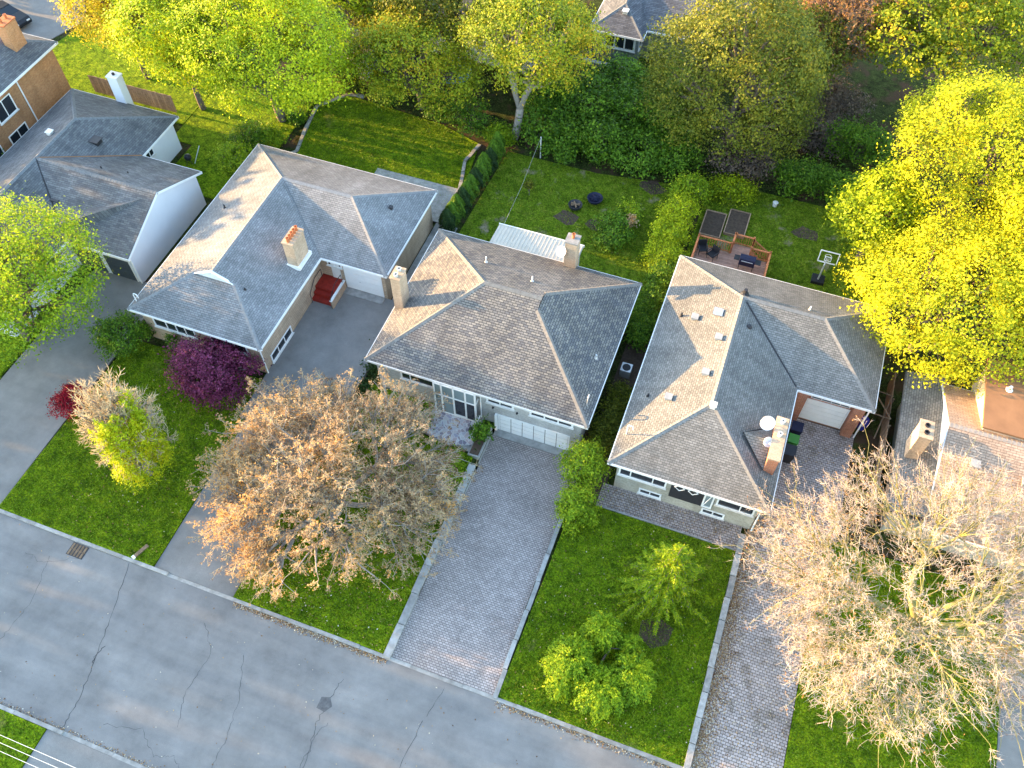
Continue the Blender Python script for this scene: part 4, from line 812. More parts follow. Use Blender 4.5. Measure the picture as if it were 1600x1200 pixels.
# overhead wires and their poles
PO = []
for x, lab in ((-64, 'wooden utility pole beyond the left edge of the street'), (-10, 'wooden utility pole below the bottom edge of the picture')):
    t = thing('utility_pole', lab, 'utility pole', (x, -.3, 0)); MB().tube([(x, -.3, 0), (x, -.3, 8.6)], [.16, .11], 10).build('pole', 'wood', t); MB().box(x - .06, x + .06, -.5, 1.3, 7.5, 7.65).build('crossarm', 'wood', t)
for i, y in enumerate((.94, .67, .38)):
    m = MB(); m.tube([(-64 + 54 * k / 24, y, 7.70 - .55 * (1 - ((k - 12) / 12) ** 2) + i * .02) for k in range(25)], .009, 4)
    w = m.build('overhead_wire', 'white', None, org=(-37, y, 7)); tag(w, ['pale overhead wire closest to the kerb at the lower left', 'middle one of three pale overhead wires at the lower left', 'pale overhead wire farthest from the kerb, nearest bottom left corner'][i], 'wire', 'overhead wires')

# ------------------------------------------------------------------ trees and shrubs
def bare_tree(name, label, base, c, R, tips=900, tw=6, twl=.55, bark='bark_pale', twig='twig_tan', leaf=None, nleaf=0, lsize=.1, trunk=.28, rng=0, hub=None, ks=(7, 7, 6), zmin=-.2, twr=.014, droop=0.0, inner=.55, keep=None, group=None, radii=None, shade=None, lobes=0, lsig=.8):
    rg = np.random.default_rng(rng); t = thing(name, label, 'tree', base, group); c = np.array(c, float); R = np.array(R, float)
    D = dirs(tips * 2, rg, zmin); rr = inner + (1 - inner) * rg.uniform(0, 1, len(D)) ** .6
    lump = 1 + .13 * np.sin(D[:, 0] * 7 + rng) * np.sin(D[:, 1] * 6 + 1) + .08 * np.sin(D[:, 2] * 11)
    P = c + D * R * (rr * lump)[:, None]
    if lobes:
        LC = c + dirs(lobes, rg, zmin) * R * (inner + (1.02 - inner) * rg.uniform(.35, 1, (lobes, 1)) ** .5); k_ = rg.integers(0, lobes, len(P)); ls = rg.uniform(.6, 1.25, lobes)
        Pl = LC[k_] + rg.normal(size=(len(P), 3)) * (ls[k_][:, None] * lsig) * np.array([1, 1, .7]); pick = rg.uniform(0, 1, len(P)) < .82; P = np.where(pick[:, None], Pl, P)
    P = P[P[:, 2] > .4]
    if keep is not None: P = P[keep(P)]
    P = P[:tips]
    mesh_np('trunk', *joinm(skeleton(base, P, rg, ks, radii or (trunk, trunk * .6, trunk * .3, .045, .018), .3, .14, hub)), bark, t, None, base)
    i = np.repeat(np.arange(len(P)), tw); out = norm((P - c) / R)[i]
    d = norm(out * .75 + rg.normal(size=(len(i), 3)) * .75 + np.array([0, 0, .25 - droop])); L = (twl * rg.uniform(.5, 1.3, len(i)))[:, None]
    a = P[i] - out * rg.uniform(0, .75, (len(i), 1)) * twl * 1.2 + rg.normal(size=(len(i), 3)) * .10 * (twl > .6); b = a + d * L * .55; d2 = norm(d + rg.normal(size=d.shape) * .45 + np.array([0, 0, .25 - droop * 1.6])); e2 = b + d2 * L * .55
    j = rg.permutation(len(b))[:len(b)]; d3 = norm(d[j] + rg.normal(size=d.shape) * .7); e3 = b[j] + d3 * L[j] * .4
    n = len(a); r0 = np.full(n, twr)
    V, Fq = joinm([tri(tubes(a, b, r0, r0 * .75)), cones(b, e2, r0 * .85), cones(b[j], e3, r0 * .75)])
    mesh_np('twigs', V, Fq, twig, t, None, base, k=3)
    if leaf:
        k = rg.integers(0, n, nleaf); tt = rg.uniform(0, 1, (nleaf, 1)); Q = b[k] + (e2[k] - b[k]) * tt + rg.normal(size=(nleaf, 3)) * .06
        cl = rg.normal(.45, .22, len(P))
        if shade is not None: cl = cl + shade(P)
        V, Fq = leaves(Q, rg.normal(size=(nleaf, 3)) + out[k] * .6 + [0, 0, .4], np.full(nleaf, lsize), rg, .5)
        mesh_np('crown', V, Fq, 'lf_' + leaf, t, cl[i[k]] + rg.normal(0, .14, nleaf), base)
    return t
def fx(scale, amp, seed=0):
    return lambda P: amp * np.sin(P[:, 0] * scale + seed) * np.sin(P[:, 1] * scale * 1.1 + seed * 2 + P[:, 2] * scale * .8)

# front gardens
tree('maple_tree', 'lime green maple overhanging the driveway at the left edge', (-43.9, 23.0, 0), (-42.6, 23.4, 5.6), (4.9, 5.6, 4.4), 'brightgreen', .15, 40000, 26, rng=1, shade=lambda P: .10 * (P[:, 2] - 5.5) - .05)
tree('round_shrub', 'dark green rounded shrub at the left corner of the tan bungalow', (-37.2, 25.0, 0), (-37.1, 25.0, 1.35), (1.75, 1.7, 1.35), 'green', .13, 7000, 12, rng=2, cat='shrub', trunk=.08, sig=.16)
tree('japanese_maple', 'deep purple japanese maple before the tan bungalow', (-29.7, 24.2, .1), (-29.6, 24.2, 1.85), (2.9, 2.2, 1.7), 'purple', .13, 17000, 18, rng=3, trunk=.13, sig=.2, up=.7)
tree('burning_bush', 'dark red ball shaped bush at the edge of the lawn', (-37.2, 19.4, .05), (-37.1, 19.4, .95), (1.2, 1.2, 1.05), 'red', .09, 7000, 14, rng=4, cat='shrub', trunk=.05, sig=.1)
tree('small_cypress', 'small dark upright cypress under the window of the tan bungalow', (-33.6, 25.7, .1), (-33.6, 25.7, .9), (.4, .4, .95), 'green', .10, 1500, 8, rng=5, cat='shrub', trunk=.04, sig=.1)
bs = (-30.0, 17.0, .1)
tt = bare_tree('columnar_tree', 'upright autumn tree, half bare tan twigs and half yellow leaves', bs, (-30.2, 17.3, 4.9), (2.1, 2.2, 4.3), 620, 6, .55, 'bark_pale', 'twig_tan', None, 0, .1, .16, 6, (-30.0, 17.05, 1.3), (7, 6, 4), -.85, .018, -.5, .35)
rg = np.random.default_rng(61); a_ = rg.uniform(-2.1, 1.35, 150); rr_ = rg.uniform(.35, 1.05, 150) ** .6; zt = rg.uniform(2.4, 8.0, 150)
PL = np.stack([-29.75 + 1.75 * rr_ * np.cos(a_) * (1 - .04 * zt), 16.95 + 2.1 * rr_ * np.sin(a_) * (1 - .04 * zt), zt], 1)
i = np.repeat(np.arange(150), 120); tq = rg.uniform(-1.3, .45, len(i)); w_ = .17 * np.minimum(1, .25 + np.abs(.45 - tq)); Q = PL[i] + np.stack([rg.normal(0, 1, len(i)) * w_ + tq * .12 * np.cos(a_[i]), rg.normal(0, 1, len(i)) * w_ + tq * .12 * np.sin(a_[i]), tq], 1)
V, Fq = leaves(Q, rg.normal(size=(len(i), 3)) * .7 + [-.3, 0, .6], np.full(len(i), .12), rg); mesh_np('crown', V, Fq, 'lf_lime', tt, (rg.normal(.6, .2, 150)[i] + .12 * np.clip(-tq, -1, 1) + rg.normal(0, .12, len(i))), bs)
bare_tree('spreading_tree', 'broad tan autumn tree with curled dry leaves over the front lawn', (-18.0, 18.6, .1), (-18.1, 19.3, 2.6), (6.7, 6.5, 4.3), 2300, 6, .5, 'bark_pale', 'twig_tan', 'tan', 82000, .115, .26, 7, (-18.0, 18.7, 1.5), (8, 8, 6), -.25, .0115, .35, .62, shade=lambda P: .03 * (-18 - P[:, 0]) + .02 * (18 - P[:, 1]) + .25 * np.sin(P[:, 0] * .9 + 2) * np.sin(P[:, 1] * .9), lobes=62, lsig=.85)
bare_tree('leafless_tree', 'large leafless tree with pale twigs and mossy limbs at right', (14.6, 22.6, .1), (14.3, 22.7, 5.6), (8.4, 7.0, 5.0), 2500, 8, .62, 'bark_moss', 'twig_pale', 'rust', 11000, .09, .42, 8, (14.7, 22.6, 2.0), (7, 8, 7), -.55, .0095, -.1, .28, radii=(.30, .15, .065, .026, .012), shade=lambda P: .1 * (12 - P[:, 0]), lobes=95, lsig=1.05)
# weeping shrub: umbrella lobes with hanging leaves
def weeping(name, label, base, lobes, leaf, n, size, rng):
    rg = np.random.default_rng(rng); t = thing(name, label, 'shrub', base); tot = sum(l[3] ** 2 for l in lobes); Vs = []; cs = []; stems = []
    for (x, y, zt, r, h) in lobes:
        ns = int(n / 42 * r * r / tot); stems.append((x, y, zt - .3))
        for _ in range(ns):
            a = rg.uniform(0, 6.283); rr = r * rg.uniform(.12, 1.0) ** .6 * rg.uniform(.8, 1.15); hh = h * rg.uniform(.55, 1.05); m = 42; q = np.sort(rg.uniform(.25, 1, m)) ; w = rg.normal(0, .05, (m, 3)) + rg.normal(0, .04, 3)
            z = zt + .12 * np.sin(q * 3.1) * r - hh * np.clip(q - .35, 0, 1) ** 1.7 * 2.1 * (rr / r) ** 1.2 + rg.normal(0, .06)
            P = np.stack([x + rr * np.sin(q * 1.57) * math.cos(a), y + rr * np.sin(q * 1.57) * math.sin(a), np.maximum(z, .16)], 1) + w
            N = np.stack([np.full(m, math.cos(a)) * q, np.full(m, math.sin(a)) * q, 1.2 - q * .6], 1) + rg.normal(size=(m, 3)) * .55; ax = np.stack([np.full(m, math.cos(a)) * .6, np.full(m, math.sin(a)) * .6, -q], 1)
            Vs.append(leaves(P, N, np.full(m, size), rg, .5, ax)); cs.append(rg.normal(.36, .14) + .3 * (.8 - q) + rg.normal(0, .13, m))
    for (x, y, zt, r, h) in lobes:
        m = int(n * .5 * r * r / tot); a = rg.uniform(0, 6.283, m); q = rg.uniform(.05, 1, m) ** .65; lum = 1 + .12 * np.sin(a * 7 + q * 5 + x) + .08 * np.sin(a * 13 + y); rr = r * np.sin(q * 1.5) * lum * rg.uniform(.86, 1.06, m)
        P = np.stack([x + rr * np.cos(a), y + rr * np.sin(a), np.maximum(zt - h * (1 - np.cos(q * 1.5)) * .95 + rg.normal(0, .09, m), .16)], 1)
        Vs.append(leaves(P, np.stack([np.cos(a) * q, np.sin(a) * q, 1.15 - q * .6], 1) + rg.normal(size=(m, 3)) * .5, np.full(m, size), rg, .5, np.stack([np.cos(a) * .5, np.sin(a) * .5, -q], 1))); cs.append(.4 + .25 * np.sin(a * 4 + x * 3) + rg.normal(0, .16, m))
    V, Fq = joinm(Vs); mesh_np('crown', V, Fq, 'lf_' + leaf, t, np.concatenate(cs), base)
    mesh_np('trunk', *joinm(skeleton(base, np.array(stems), rg, (3,), (.09, .05, .03))), 'bark', t, None, base)
weeping('weeping_shrub', 'mounded yellow green weeping shrub on the front lawn', (-.6, 14.6, .13), [(-2.0, 14.5, 2.3, 1.45, 2.0), (-.2, 13.8, 1.9, 1.4, 1.7), (1.2, 15.0, 2.0, 1.3, 1.8), (-.9, 16.6, 2.2, 1.1, 1.8), (.7, 16.4, 1.7, .8, 1.5), (-2.2, 13.4, 1.3, .8, 1.1)], 'fresh', 34000, .115, 9)
# feathery conifer
def feathery(name, label, base, h, r, leaf, rng, lean=(0, 0)):
    rg = np.random.default_rng(rng); t = thing(name, label, 'tree', base); S = []; Q = []; A = []; b0 = np.array(base, float)
    S.append((b0, b0 + [lean[0], lean[1], h], .08, .015))
    for k in range(165):
        f = rg.uniform(.06, .98); L = r * (1 - f) ** .75 * rg.uniform(.5, 1.3) + .15; a = rg.uniform(0, 6.283); p = b0 + np.array([lean[0] * f, lean[1] * f, h * f]); d = np.array([math.cos(a), math.sin(a), .25]); pts = [p + d * L * s + np.array([0, 0, -.22 * L * s * s * 2]) for s in np.linspace(0, 1, 5)]
        for u, v in zip(pts, pts[1:]): S.append((u, v, .02, .012))
        m = int(95 * L); s = rg.uniform(.12, 1.02, m); c = p + d * L * s[:, None] + np.stack([np.zeros(m), np.zeros(m), -.44 * L * s * s], 1)
        side = np.array([-d[1], d[0], 0]); ss = rg.normal(0, .13, m) * (1.25 - s); Q.append(c + side * ss[:, None] + rg.normal(size=(m, 3)) * .035); A.append(d * .8 + side * np.sign(ss)[:, None] * .9 + [0, 0, -.25])
    Q = np.concatenate(Q); A = np.concatenate(A); V, Fq = leaves(Q, rg.normal(size=Q.shape) * .4 + [0, 0, 1], np.full(len(Q), .19), rg, .24, A)
    mesh_np('crown', V, Fq, 'lf_' + leaf, t, rg.normal(.5, .22, len(Q)), base); mesh_np('trunk', *tubes([s[0] for s in S], [s[1] for s in S], np.array([s[2] for s in S]), np.array([s[3] for s in S]), 4), 'bark', t, None, base)
feathery('larch_tree', 'feathery lime green conifer on the right front lawn', (1.5, 20.1, .13), 6.2, 2.45, 'fresh', 10, (.2, .3))
struct(slab('soil_patch', [(1.0, 17.5), (1.8, 17.1), (2.6, 17.6), (2.7, 18.6), (1.7, 19.0), (.9, 18.4)], .10, .136, 'soil'))
tree('lime_shrub', 'bright lime green shrub beside the panelled garage door', (-5.0, 26.0, .05), (-4.95, 26.0, 1.45), (1.35, 1.3, 1.4), 'brightgreen', .12, 8000, 14, rng=11, cat='shrub', trunk=.06, sig=.17)
tree('lime_shrub', 'lower lime green shrub at the front corner of the drive edging', (-4.6, 23.7, .1), (-4.6, 23.6, 1.05), (1.1, 1.5, 1.05), 'brightgreen', .12, 7000, 12, rng=12, cat='shrub', trunk=.06, sig=.17)
tree('porch_shrub', 'leafy plant growing in the concrete planter by the porch', (-11.75, 26.3, .3), (-11.75, 26.4, .95), (.6, .8, .65), 'green', .16, 900, 7, rng=13, cat='plant', trunk=.03, sig=.15)
tree('low_shrub', 'dark green shrub before the porch under the tan tree', (-15.9, 26.5, .1), (-15.9, 26.4, .7), (.8, .7, .7), 'green', .12, 2200, 8, rng=14, cat='shrub', trunk=.03, sig=.12)
tree('low_shrub', 'bright green spreading juniper beside the paved drive wall', (-12.5, 23.8, .1), (-12.6, 23.6, .4), (.8, 1.4, .45), 'brightgreen', .12, 3000, 9, rng=15, cat='shrub', trunk=.03, sig=.12)
tree('low_shrub', 'green bush tip showing at the bottom edge of the road', (-14.9, 1.3, 0), (-14.9, 1.2, 1.5), (1.5, 1.2, 1.4), 'brightgreen', .14, 5000, 10, rng=16, cat='shrub', trunk=.05, sig=.15)
for q, (x, y) in enumerate(((-20.45, 25.5), (-20.4, 27.2), (-20.45, 29.0), (-20.4, 30.6))): tree('hosta_plant', ['leafy border plant nearest the street between the two drives', 'second leafy border plant from the street beside the middle house', 'third leafy border plant from the street beside the middle house', 'leafy border plant nearest the white chimney of the middle house'][q], (x, y, .05), (x, y, .3), (.35, .7, .3), 'cedar', .14, 500, 6, rng=20 + q, cat='plant', limbs=False, group='border plants')
# cedar hedge, tree by tree
def cedar(label, x, y, h, r, rng, leaf='cedar', group='cedar hedge row'):
    rg = np.random.default_rng(rng); base = (x, y, .05); t = thing('cedar', label, 'tree', base, group); m = int(2600 * h / 2.2); f = rg.uniform(0, 1, m) ** .8; a = rg.uniform(0, 6.283, m)
    rr = r * np.minimum(1, (1 - f) * 1.9 + .05) ** .7 * rg.uniform(.8, 1.05, m) * (1 + .16 * np.sin(a * 6 + f * 7)); P = np.stack([x + rr * np.cos(a), y + rr * np.sin(a), .08 + h * f], 1)
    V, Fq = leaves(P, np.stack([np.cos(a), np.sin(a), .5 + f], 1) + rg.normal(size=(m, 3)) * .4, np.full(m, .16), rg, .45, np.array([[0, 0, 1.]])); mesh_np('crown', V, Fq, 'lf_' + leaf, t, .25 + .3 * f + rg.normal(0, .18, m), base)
    mesh_np('trunk', *tubes([base], [(x, y, h * .9)], np.array([.05]), np.array([.01]), 5), 'bark', t, None, base)
ord_ = ['first', 'second', 'third', 'fourth', 'fifth', 'sixth', 'seventh', 'eighth', 'ninth', 'tenth', 'eleventh', 'twelfth']
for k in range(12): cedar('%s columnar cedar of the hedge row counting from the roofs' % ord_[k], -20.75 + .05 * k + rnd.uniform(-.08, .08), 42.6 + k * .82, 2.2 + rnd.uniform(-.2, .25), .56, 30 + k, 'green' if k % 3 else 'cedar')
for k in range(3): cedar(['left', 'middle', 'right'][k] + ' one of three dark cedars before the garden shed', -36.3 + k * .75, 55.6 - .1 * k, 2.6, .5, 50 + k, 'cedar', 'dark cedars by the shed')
# hedge on the right of the middle yard
HEDGE = [(-4.6, 51.6, 2.0, 'brightgreen', 'bright green hedge shrub at the far end beyond the fire pits'), (-4.8, 49.0, 2.0, 'lime', 'sunlit yellow hedge shrub second from the far end'), (-4.9, 46.8, 1.7, 'lime', 'yellow green hedge shrub left of the cedar deck'), (-4.6, 44.6, 1.5, 'lime', 'yellow green hedge shrub nearest the deck corner'), (-4.5, 42.6, 1.4, 'green', 'dark green hedge shrub by the corner of the weathered bungalow'), (-4.5, 40.4, 1.3, 'green', 'second dark green hedge shrub in the gap between roofs'), (-4.55, 38.0, 1.25, 'green', 'third dark green hedge shrub in the gap between roofs'), (-4.3, 31.5, .9, 'olive', 'low olive shrub in the narrow gap between the houses'), (-4.3, 29.3, .8, 'olive', 'lowest olive shrub at the street end of the gap')]
for k, (x, y, h, lf, lab) in enumerate(HEDGE): tree('hedge_shrub', lab, (x, y, 0), (x, y, h * .62), (1.35 if k < 4 else .85, 1.5, h * .62), lf, .13, 5500, 12, rng=60 + k, cat='shrub', trunk=.06, sig=.2, group='hedge between the yards')
tree('garden_shrub', 'dark green garden shrub with dried stalks on the back lawn', (-8.9, 46.2, .05), (-8.9, 46.0, .9), (1.5, 1.9, .9), 'green', .15, 4500, 12, rng=75, cat='shrub', trunk=.05, sig=.2)
tree('garden_shrub', 'small bright shrub above the dried stalks on the lawn', (-8.3, 48.2, .05), (-8.3, 48.2, .8), (.9, .8, .8), 'brightgreen', .14, 2000, 8, rng=76, cat='shrub', trunk=.05, sig=.18)
tree('dried_plant', 'pale dried flower stalk in the garden shrub', (-7.9, 46.6, .1), (-7.9, 46.7, 1.4), (.25, .6, .7), 'tan', .14, 500, 6, rng=77, cat='plant', trunk=.03, sig=.12)
tree('small_sapling', 'small pale sapling under the clothesline', (-16.3, 48.2, .05), (-16.3, 48.2, .9), (.4, .4, .6), 'olive', .12, 600, 6, rng=78, cat='plant', trunk=.03, sig=.1)
for k, (x, y) in enumerate(((-10.2, 47.0), (-12.8, 46.9), (-7.6, 52.4), (4.6, 51.5))):
    rg = random.Random(k); struct(slab('soil_patch', [(x + (1.0 + rg.uniform(-.25, .25)) * math.cos(a * .7), y + (.7 + rg.uniform(-.2, .2)) * math.sin(a * .7)) for a in range(9)], .03, .056, 'soil'))
# thicket behind the yards
TH = [(-17.3, 55.0, 2.3, 2.6), (-15.0, 54.2, 2.0, 2.3), (-12.2, 54.6, 2.4, 2.9), (-9.4, 54.6, 2.5, 2.7), (-6.9, 55.4, 2.4, 2.6), (-14.6, 58.0, 2.8, 3.6), (-11.2, 58.2, 2.7, 3.6), (-8.2, 59.0, 2.8, 3.8), (-18.0, 58.6, 2.6, 3.2), (-13.0, 61.8, 2.6, 3.0), (-9.3, 62.4, 2.7, 3.2)]
thl = ['left front shrub of the dark green thicket by the tall trunk', 'second front shrub of the dark green thicket', 'middle front shrub of the dark green thicket behind the fire pits', 'fourth front shrub of the dark green thicket', 'right front shrub of the dark green thicket beside the olive tree', 'tall shrub in the middle row of the thicket, left', 'tall shrub in the middle row of the thicket, centre', 'tall shrub in the middle row of the thicket, right', 'thicket shrub hidden behind the tall leaning trunk', 'rear thicket shrub under the grey house window', 'rear thicket shrub at the right of the grey house']
for k, (x, y, r, h) in enumerate(TH): tree('thicket_shrub', thl[k], (x, y, 0), (x, y, h * .52), (r, r, h * .55), 'green', .2, 5500, 14, rng=80 + k, cat='shrub', trunk=.09, sig=.26, group='green thicket behind the yards')
# big trees behind
tree('maple_tree', 'tall yellow orange maple with pale forked trunk behind the cedars', (-19.7, 54.2, 0), (-18.3, 54.8, 8.6), (5.2, 4.3, 3.6), 'autumn', .165, 28000, 24, 'bark_pale', .30, rng=100, zmin=-.3, shade=lambda P: .05 * (P[:, 0] + 18))
tree('maple_tree', 'yellow green maple at the back of the sunlit lawn', (-28.3, 55.0, 0), (-28.2, 54.0, 4.8), (5.2, 3.8, 4.2), 'autumn', .165, 28000, 24, rng=101, shade=fx(.7, .25, 1))
tree('leafy_tree', 'dark leafy tree over the low roofs behind the lawn', (-27.0, 60.0, 0), (-26.6, 59.6, 8.5), (5.6, 4.4, 3.4), 'olive', .19, 26000, 22, rng=102, subr=(.28, .42))
tree('maple_tree', 'largest lime green maple above the left back gardens', (-38.6, 49.6, 0), (-38.2, 48.4, 7.6), (7.2, 5.4, 5.0), 'lime', .165, 58000, 34, rng=103, trunk=.34, shade=fx(.5, .2, 1))
tree('maple_tree', 'lime green maple behind the white gable house chimney', (-45.6, 48.6, 0), (-45.2, 47.5, 7.6), (4.6, 4.2, 4.2), 'lime', .16, 31000, 24, rng=104)
tree('maple_tree', 'golden maple beside the brick house at upper left', (-52.2, 50.5, 0), (-51.5, 49.9, 7.6), (3.9, 3.9, 3.8), 'gold', .16, 25000, 22, rng=105)
tree('maple_tree', 'green tree rising behind the lime maple at the top edge', (-38, 61.5, 0), (-37, 60.5, 7.5), (6.5, 4.5, 4.5), 'brightgreen', .23, 18000, 20, rng=106)
tree('leafy_tree', 'huge dark olive tree at the middle of the back gardens', (-2.3, 56.8, 0), (-3.6, 57.4, 7.2), (5.7, 4.6, 6.3), 'olive', .17, 56000, 36, rng=107, trunk=.34, subr=(.26, .40), shade=fx(.6, .18, 3))
tree('leafy_shrub', 'brown purple shrub at the foot of the olive tree', (-1.6, 56.0, 0), (-1.4, 55.6, 1.9), (2.4, 1.7, 1.8), 'brownpurple', .17, 8000, 14, rng=108, cat='shrub', trunk=.08)
tree('maple_tree', 'brilliant yellow maple overhanging the weathered bungalow', (13.2, 43.2, 0), (14.0, 43.0, 5.6), (6.2, 5.6, 3.9), 'yellow', .155, 50000, 34, rng=109, trunk=.3, shade=fx(.7, .2, 2))
tree('maple_tree', 'tallest brilliant yellow maple in the right back garden', (14.4, 53.6, 0), (13.9, 53.6, 8.2), (6.6, 6.2, 5.0), 'yellow', .155, 54000, 36, rng=110, trunk=.36, shade=fx(.6, .2, 4))
tree('maple_tree', 'yellow maple cut off by the right edge of the picture', (20.5, 46.5, 0), (19.8, 46.3, 7.4), (5.6, 6.4, 5.2), 'yellow', .155, 44000, 30, rng=111, trunk=.32)
tree('maple_tree', 'green yellow tree filling the gap below the tallest yellow maple', (8.6, 50.4, 0), (8.7, 50.4, 4.0), (3.2, 3.4, 3.6), 'lime', .19, 17000, 16, rng=112, shade=lambda P: -.12)
tree('leafy_tree', 'olive yellow tree at the upper right corner', (12.5, 69.5, 0), (12.0, 69.0, 7.6), (7.5, 5.0, 4.6), 'autumn', .23, 26000, 22, rng=113, shade=lambda P: -.05)
bare_tree('leafless_tree', 'bare brown tree with orange leaf clusters at the top edge', (3.4, 71.0, 0), (3.2, 70.0, 6.2), (5.2, 4.6, 4.6), 700, 6, .7, 'bark', 'twig_brown', 'rust', 9000, .2, .26, 114, (3.5, 70.8, 2.0), (6, 6, 5), -.3, .022, -.1, .5, shade=lambda P: np.zeros(len(P)))
tree('leafy_shrub', 'brown shrub mass below the bare brown tree', (2.8, 66.2, 0), (2.8, 66.0, 1.3), (3.6, 2.4, 1.4), 'brownpurple', .18, 9000, 16, rng=115, cat='shrub', trunk=.08)
tree('leafy_shrub', 'rusty brown shrub between olive tree and yellow maple', (3.6, 62.0, 0), (3.5, 61.8, 1.2), (2.6, 2.2, 1.3), 'brownpurple', .17, 6000, 14, rng=116, cat='shrub', trunk=.08)
tree('leafy_shrub', 'dark green shrub at the rear edge of the right back lawn', (3.2, 56.3, 0), (3.2, 56.0, 1.2), (2.2, 1.5, 1.3), 'green', .17, 6500, 14, rng=117, cat='shrub', trunk=.08)
tree('leafy_shrub', 'dark green shrub left of the yellow maple on the lawn edge', (6.6, 56.0, 0), (6.4, 55.6, 1.3), (1.9, 1.5, 1.3), 'green', .17, 5500, 14, rng=118, cat='shrub', trunk=.08)
tree('leafy_shrub', 'yellow green shrub beneath the brown purple one by the hedge', (-1.6, 53.5, 0), (-1.7, 53.4, .8), (2.0, .9, .8), 'lime', .15, 4500, 12, rng=119, cat='shrub', trunk=.05, shade=lambda P: -.2)
LG = [(-38.1, 46.6, 1.0, 'brightgreen', 'bright green garden shrub behind the tan bungalow'), (-37.3, 49.9, .5, 'green', 'dark garden shrub along the curved edging'), (-39.0, 43.2, 1.3, 'brightgreen', 'leafy bush between the white gable and tan bungalow'), (-39.5, 45.6, 1.3, 'green', 'green bush beside the shaded left back lawn'), (-37.6, 52.6, 1.1, 'green', 'dark rounded bush at the far end of curved edging'), (-35.3, 55.2, .9, 'olive', 'olive brown bush before the dark cedars'), (-31.5, 54.9, 1.1, 'green', 'dark low bush under the yellow green maple'), (-26.6, 54.4, 1.3, 'green', 'dark green bush at the rear of the sunlit lawn'), (-23.6, 54.0, 1.7, 'green', 'glossy green bush beside the cedar hedge end'), (-20.8, 53.3, 1.0, 'brightgreen', 'pale green bush at the foot of the tall leaning trunk')]
for k, (x, y, r, lf, lab) in enumerate(LG): tree('garden_shrub', lab, (x, y, 0), (x, y, r * .7), (r * 1.25, r, r * .75), lf, .14, 4000, 12, rng=130 + k, cat='shrub', trunk=.05, sig=.18, group='shrubs round the left back lawn')
tree('garden_shrub', 'green shrub at the wall of the orange brick house', (-55.0, 30.0, 0), (-55.0, 36.0, .9), (.7, 2.4, .9), 'green', .15, 3000, 10, rng=145, cat='shrub', trunk=.05)

# ------------------------------------------------------------------ unseen trees added to shade the street and lawns, and ground litter
def belt(name, label, spots, leaf, n, size, rng):
    rg = np.random.default_rng(rng); Vs = []; w = np.array([a[3] * a[4] for a in spots], float); w /= w.sum()
    for (x, y, zc, r, h), f in zip(spots, w):
        m = int(n * f); d = dirs(m, rg, -.9); Vs.append(leaves(np.array((x, y, zc)) + d * np.array((r, r, h)) * rg.uniform(.5, 1.0, (m, 1)), d + rg.normal(size=(m, 3)) * .6, np.full(m, size), rg))
    V, Fq = joinm(Vs); o = mesh_np(name, V, Fq, 'lf_' + leaf, None, rg.normal(.45, .2, len(Fq))); stuff(o); o['label'] = label; o['category'] = 'trees'; return o
rg = random.Random(5)
belt('shade_trees', 'mass of unseen trees added beyond the left edge to shade the street', [(-84 + rg.uniform(-4, 4), -30 + k * 4.2, (7.6 if k < 10 else 6.4 if k < 12 else 6.0), 3.9, (8.0 if k < 10 else 6.4 if k < 12 else 6.3) + rg.uniform(-1.1, .7)) for k in range(25) if k not in (18, 19, 20)], 'green', 14000, 1.25, 3)
def litter(name, label, n, fn, size, rng, leaf='litter', z=.14):
    rg = np.random.default_rng(rng); P = fn(rg, n); o = mesh_np(name, *leaves(P, rg.normal(size=(n, 3)) * .35 + [0, 0, 1], np.full(n, size), rg, .7), 'lf_' + leaf, None, rg.uniform(0, 1, n)); stuff(o); o['label'] = label; o['category'] = 'leaves'; return o
def along(x0, x1, y, sd, z):
    return lambda rg, n: np.stack([x0 + (x1 - x0) * rg.uniform(0, 1, n), y - np.abs(rg.normal(0, sd, n)), np.full(n, z) + rg.uniform(0, .03, n)], 1)
litter('fallen_leaves', 'brown fallen leaves gathered along the far kerb', 1500, along(-21, -11.5, KY - .02, .14, .012), .07, 1)
litter('fallen_leaves', 'fallen leaves along the kerb before the lawn with weeping shrub', 900, along(-5.2, 4.5, KY - .02, .14, .012), .07, 2)
litter('fallen_leaves', 'dry leaves along the near kerb', 500, lambda rg, n: np.stack([rg.uniform(-31, -16, n), KN + np.abs(rg.normal(0, .12, n)), np.full(n, .012)], 1), .07, 3)
litter('fallen_leaves', 'dark wet leaves on the left edge of the right driveway', 6000, lambda rg, n: np.stack([5.34 + np.abs(rg.normal(0, .45, n)), rg.uniform(12, 27, n), .036 + rg.uniform(0, .03, n)], 1), .07, 4)
litter('fallen_leaves', 'leaves scattered over the right driveway by the garage', 2200, lambda rg, n: np.stack([rg.uniform(5.5, 9.7, n), rg.uniform(12, 34, n), .036 + rg.uniform(0, .03, n)], 1), .07, 5)
litter('fallen_leaves', 'pale leaves scattered on the lawn under the tan tree', 900, lambda rg, n: np.stack([rg.uniform(-21, -12, n), rg.uniform(11.9, 21, n), .17 + rg.uniform(0, .03, n)], 1), .075, 6)
litter('fallen_leaves', 'pale leaves scattered on the lawn with the columnar tree', 380, lambda rg, n: np.stack([rg.uniform(-34, -26.6, n), rg.uniform(11.9, 24, n), .17 + rg.uniform(0, .03, n)], 1), .075, 7)
litter('fallen_leaves', 'pale leaves scattered on the lawn with the weeping shrub', 420, lambda rg, n: np.stack([rg.uniform(-5, 4.9, n), rg.uniform(11.9, 24, n), .17 + rg.uniform(0, .03, n)], 1), .075, 8)
litter('fallen_leaves', 'leaves dotted over the road surface', 260, lambda rg, n: np.stack([rg.uniform(-36, 0, n), rg.uniform(2.6, 11.4, n), np.full(n, .012)], 1), .075, 9)
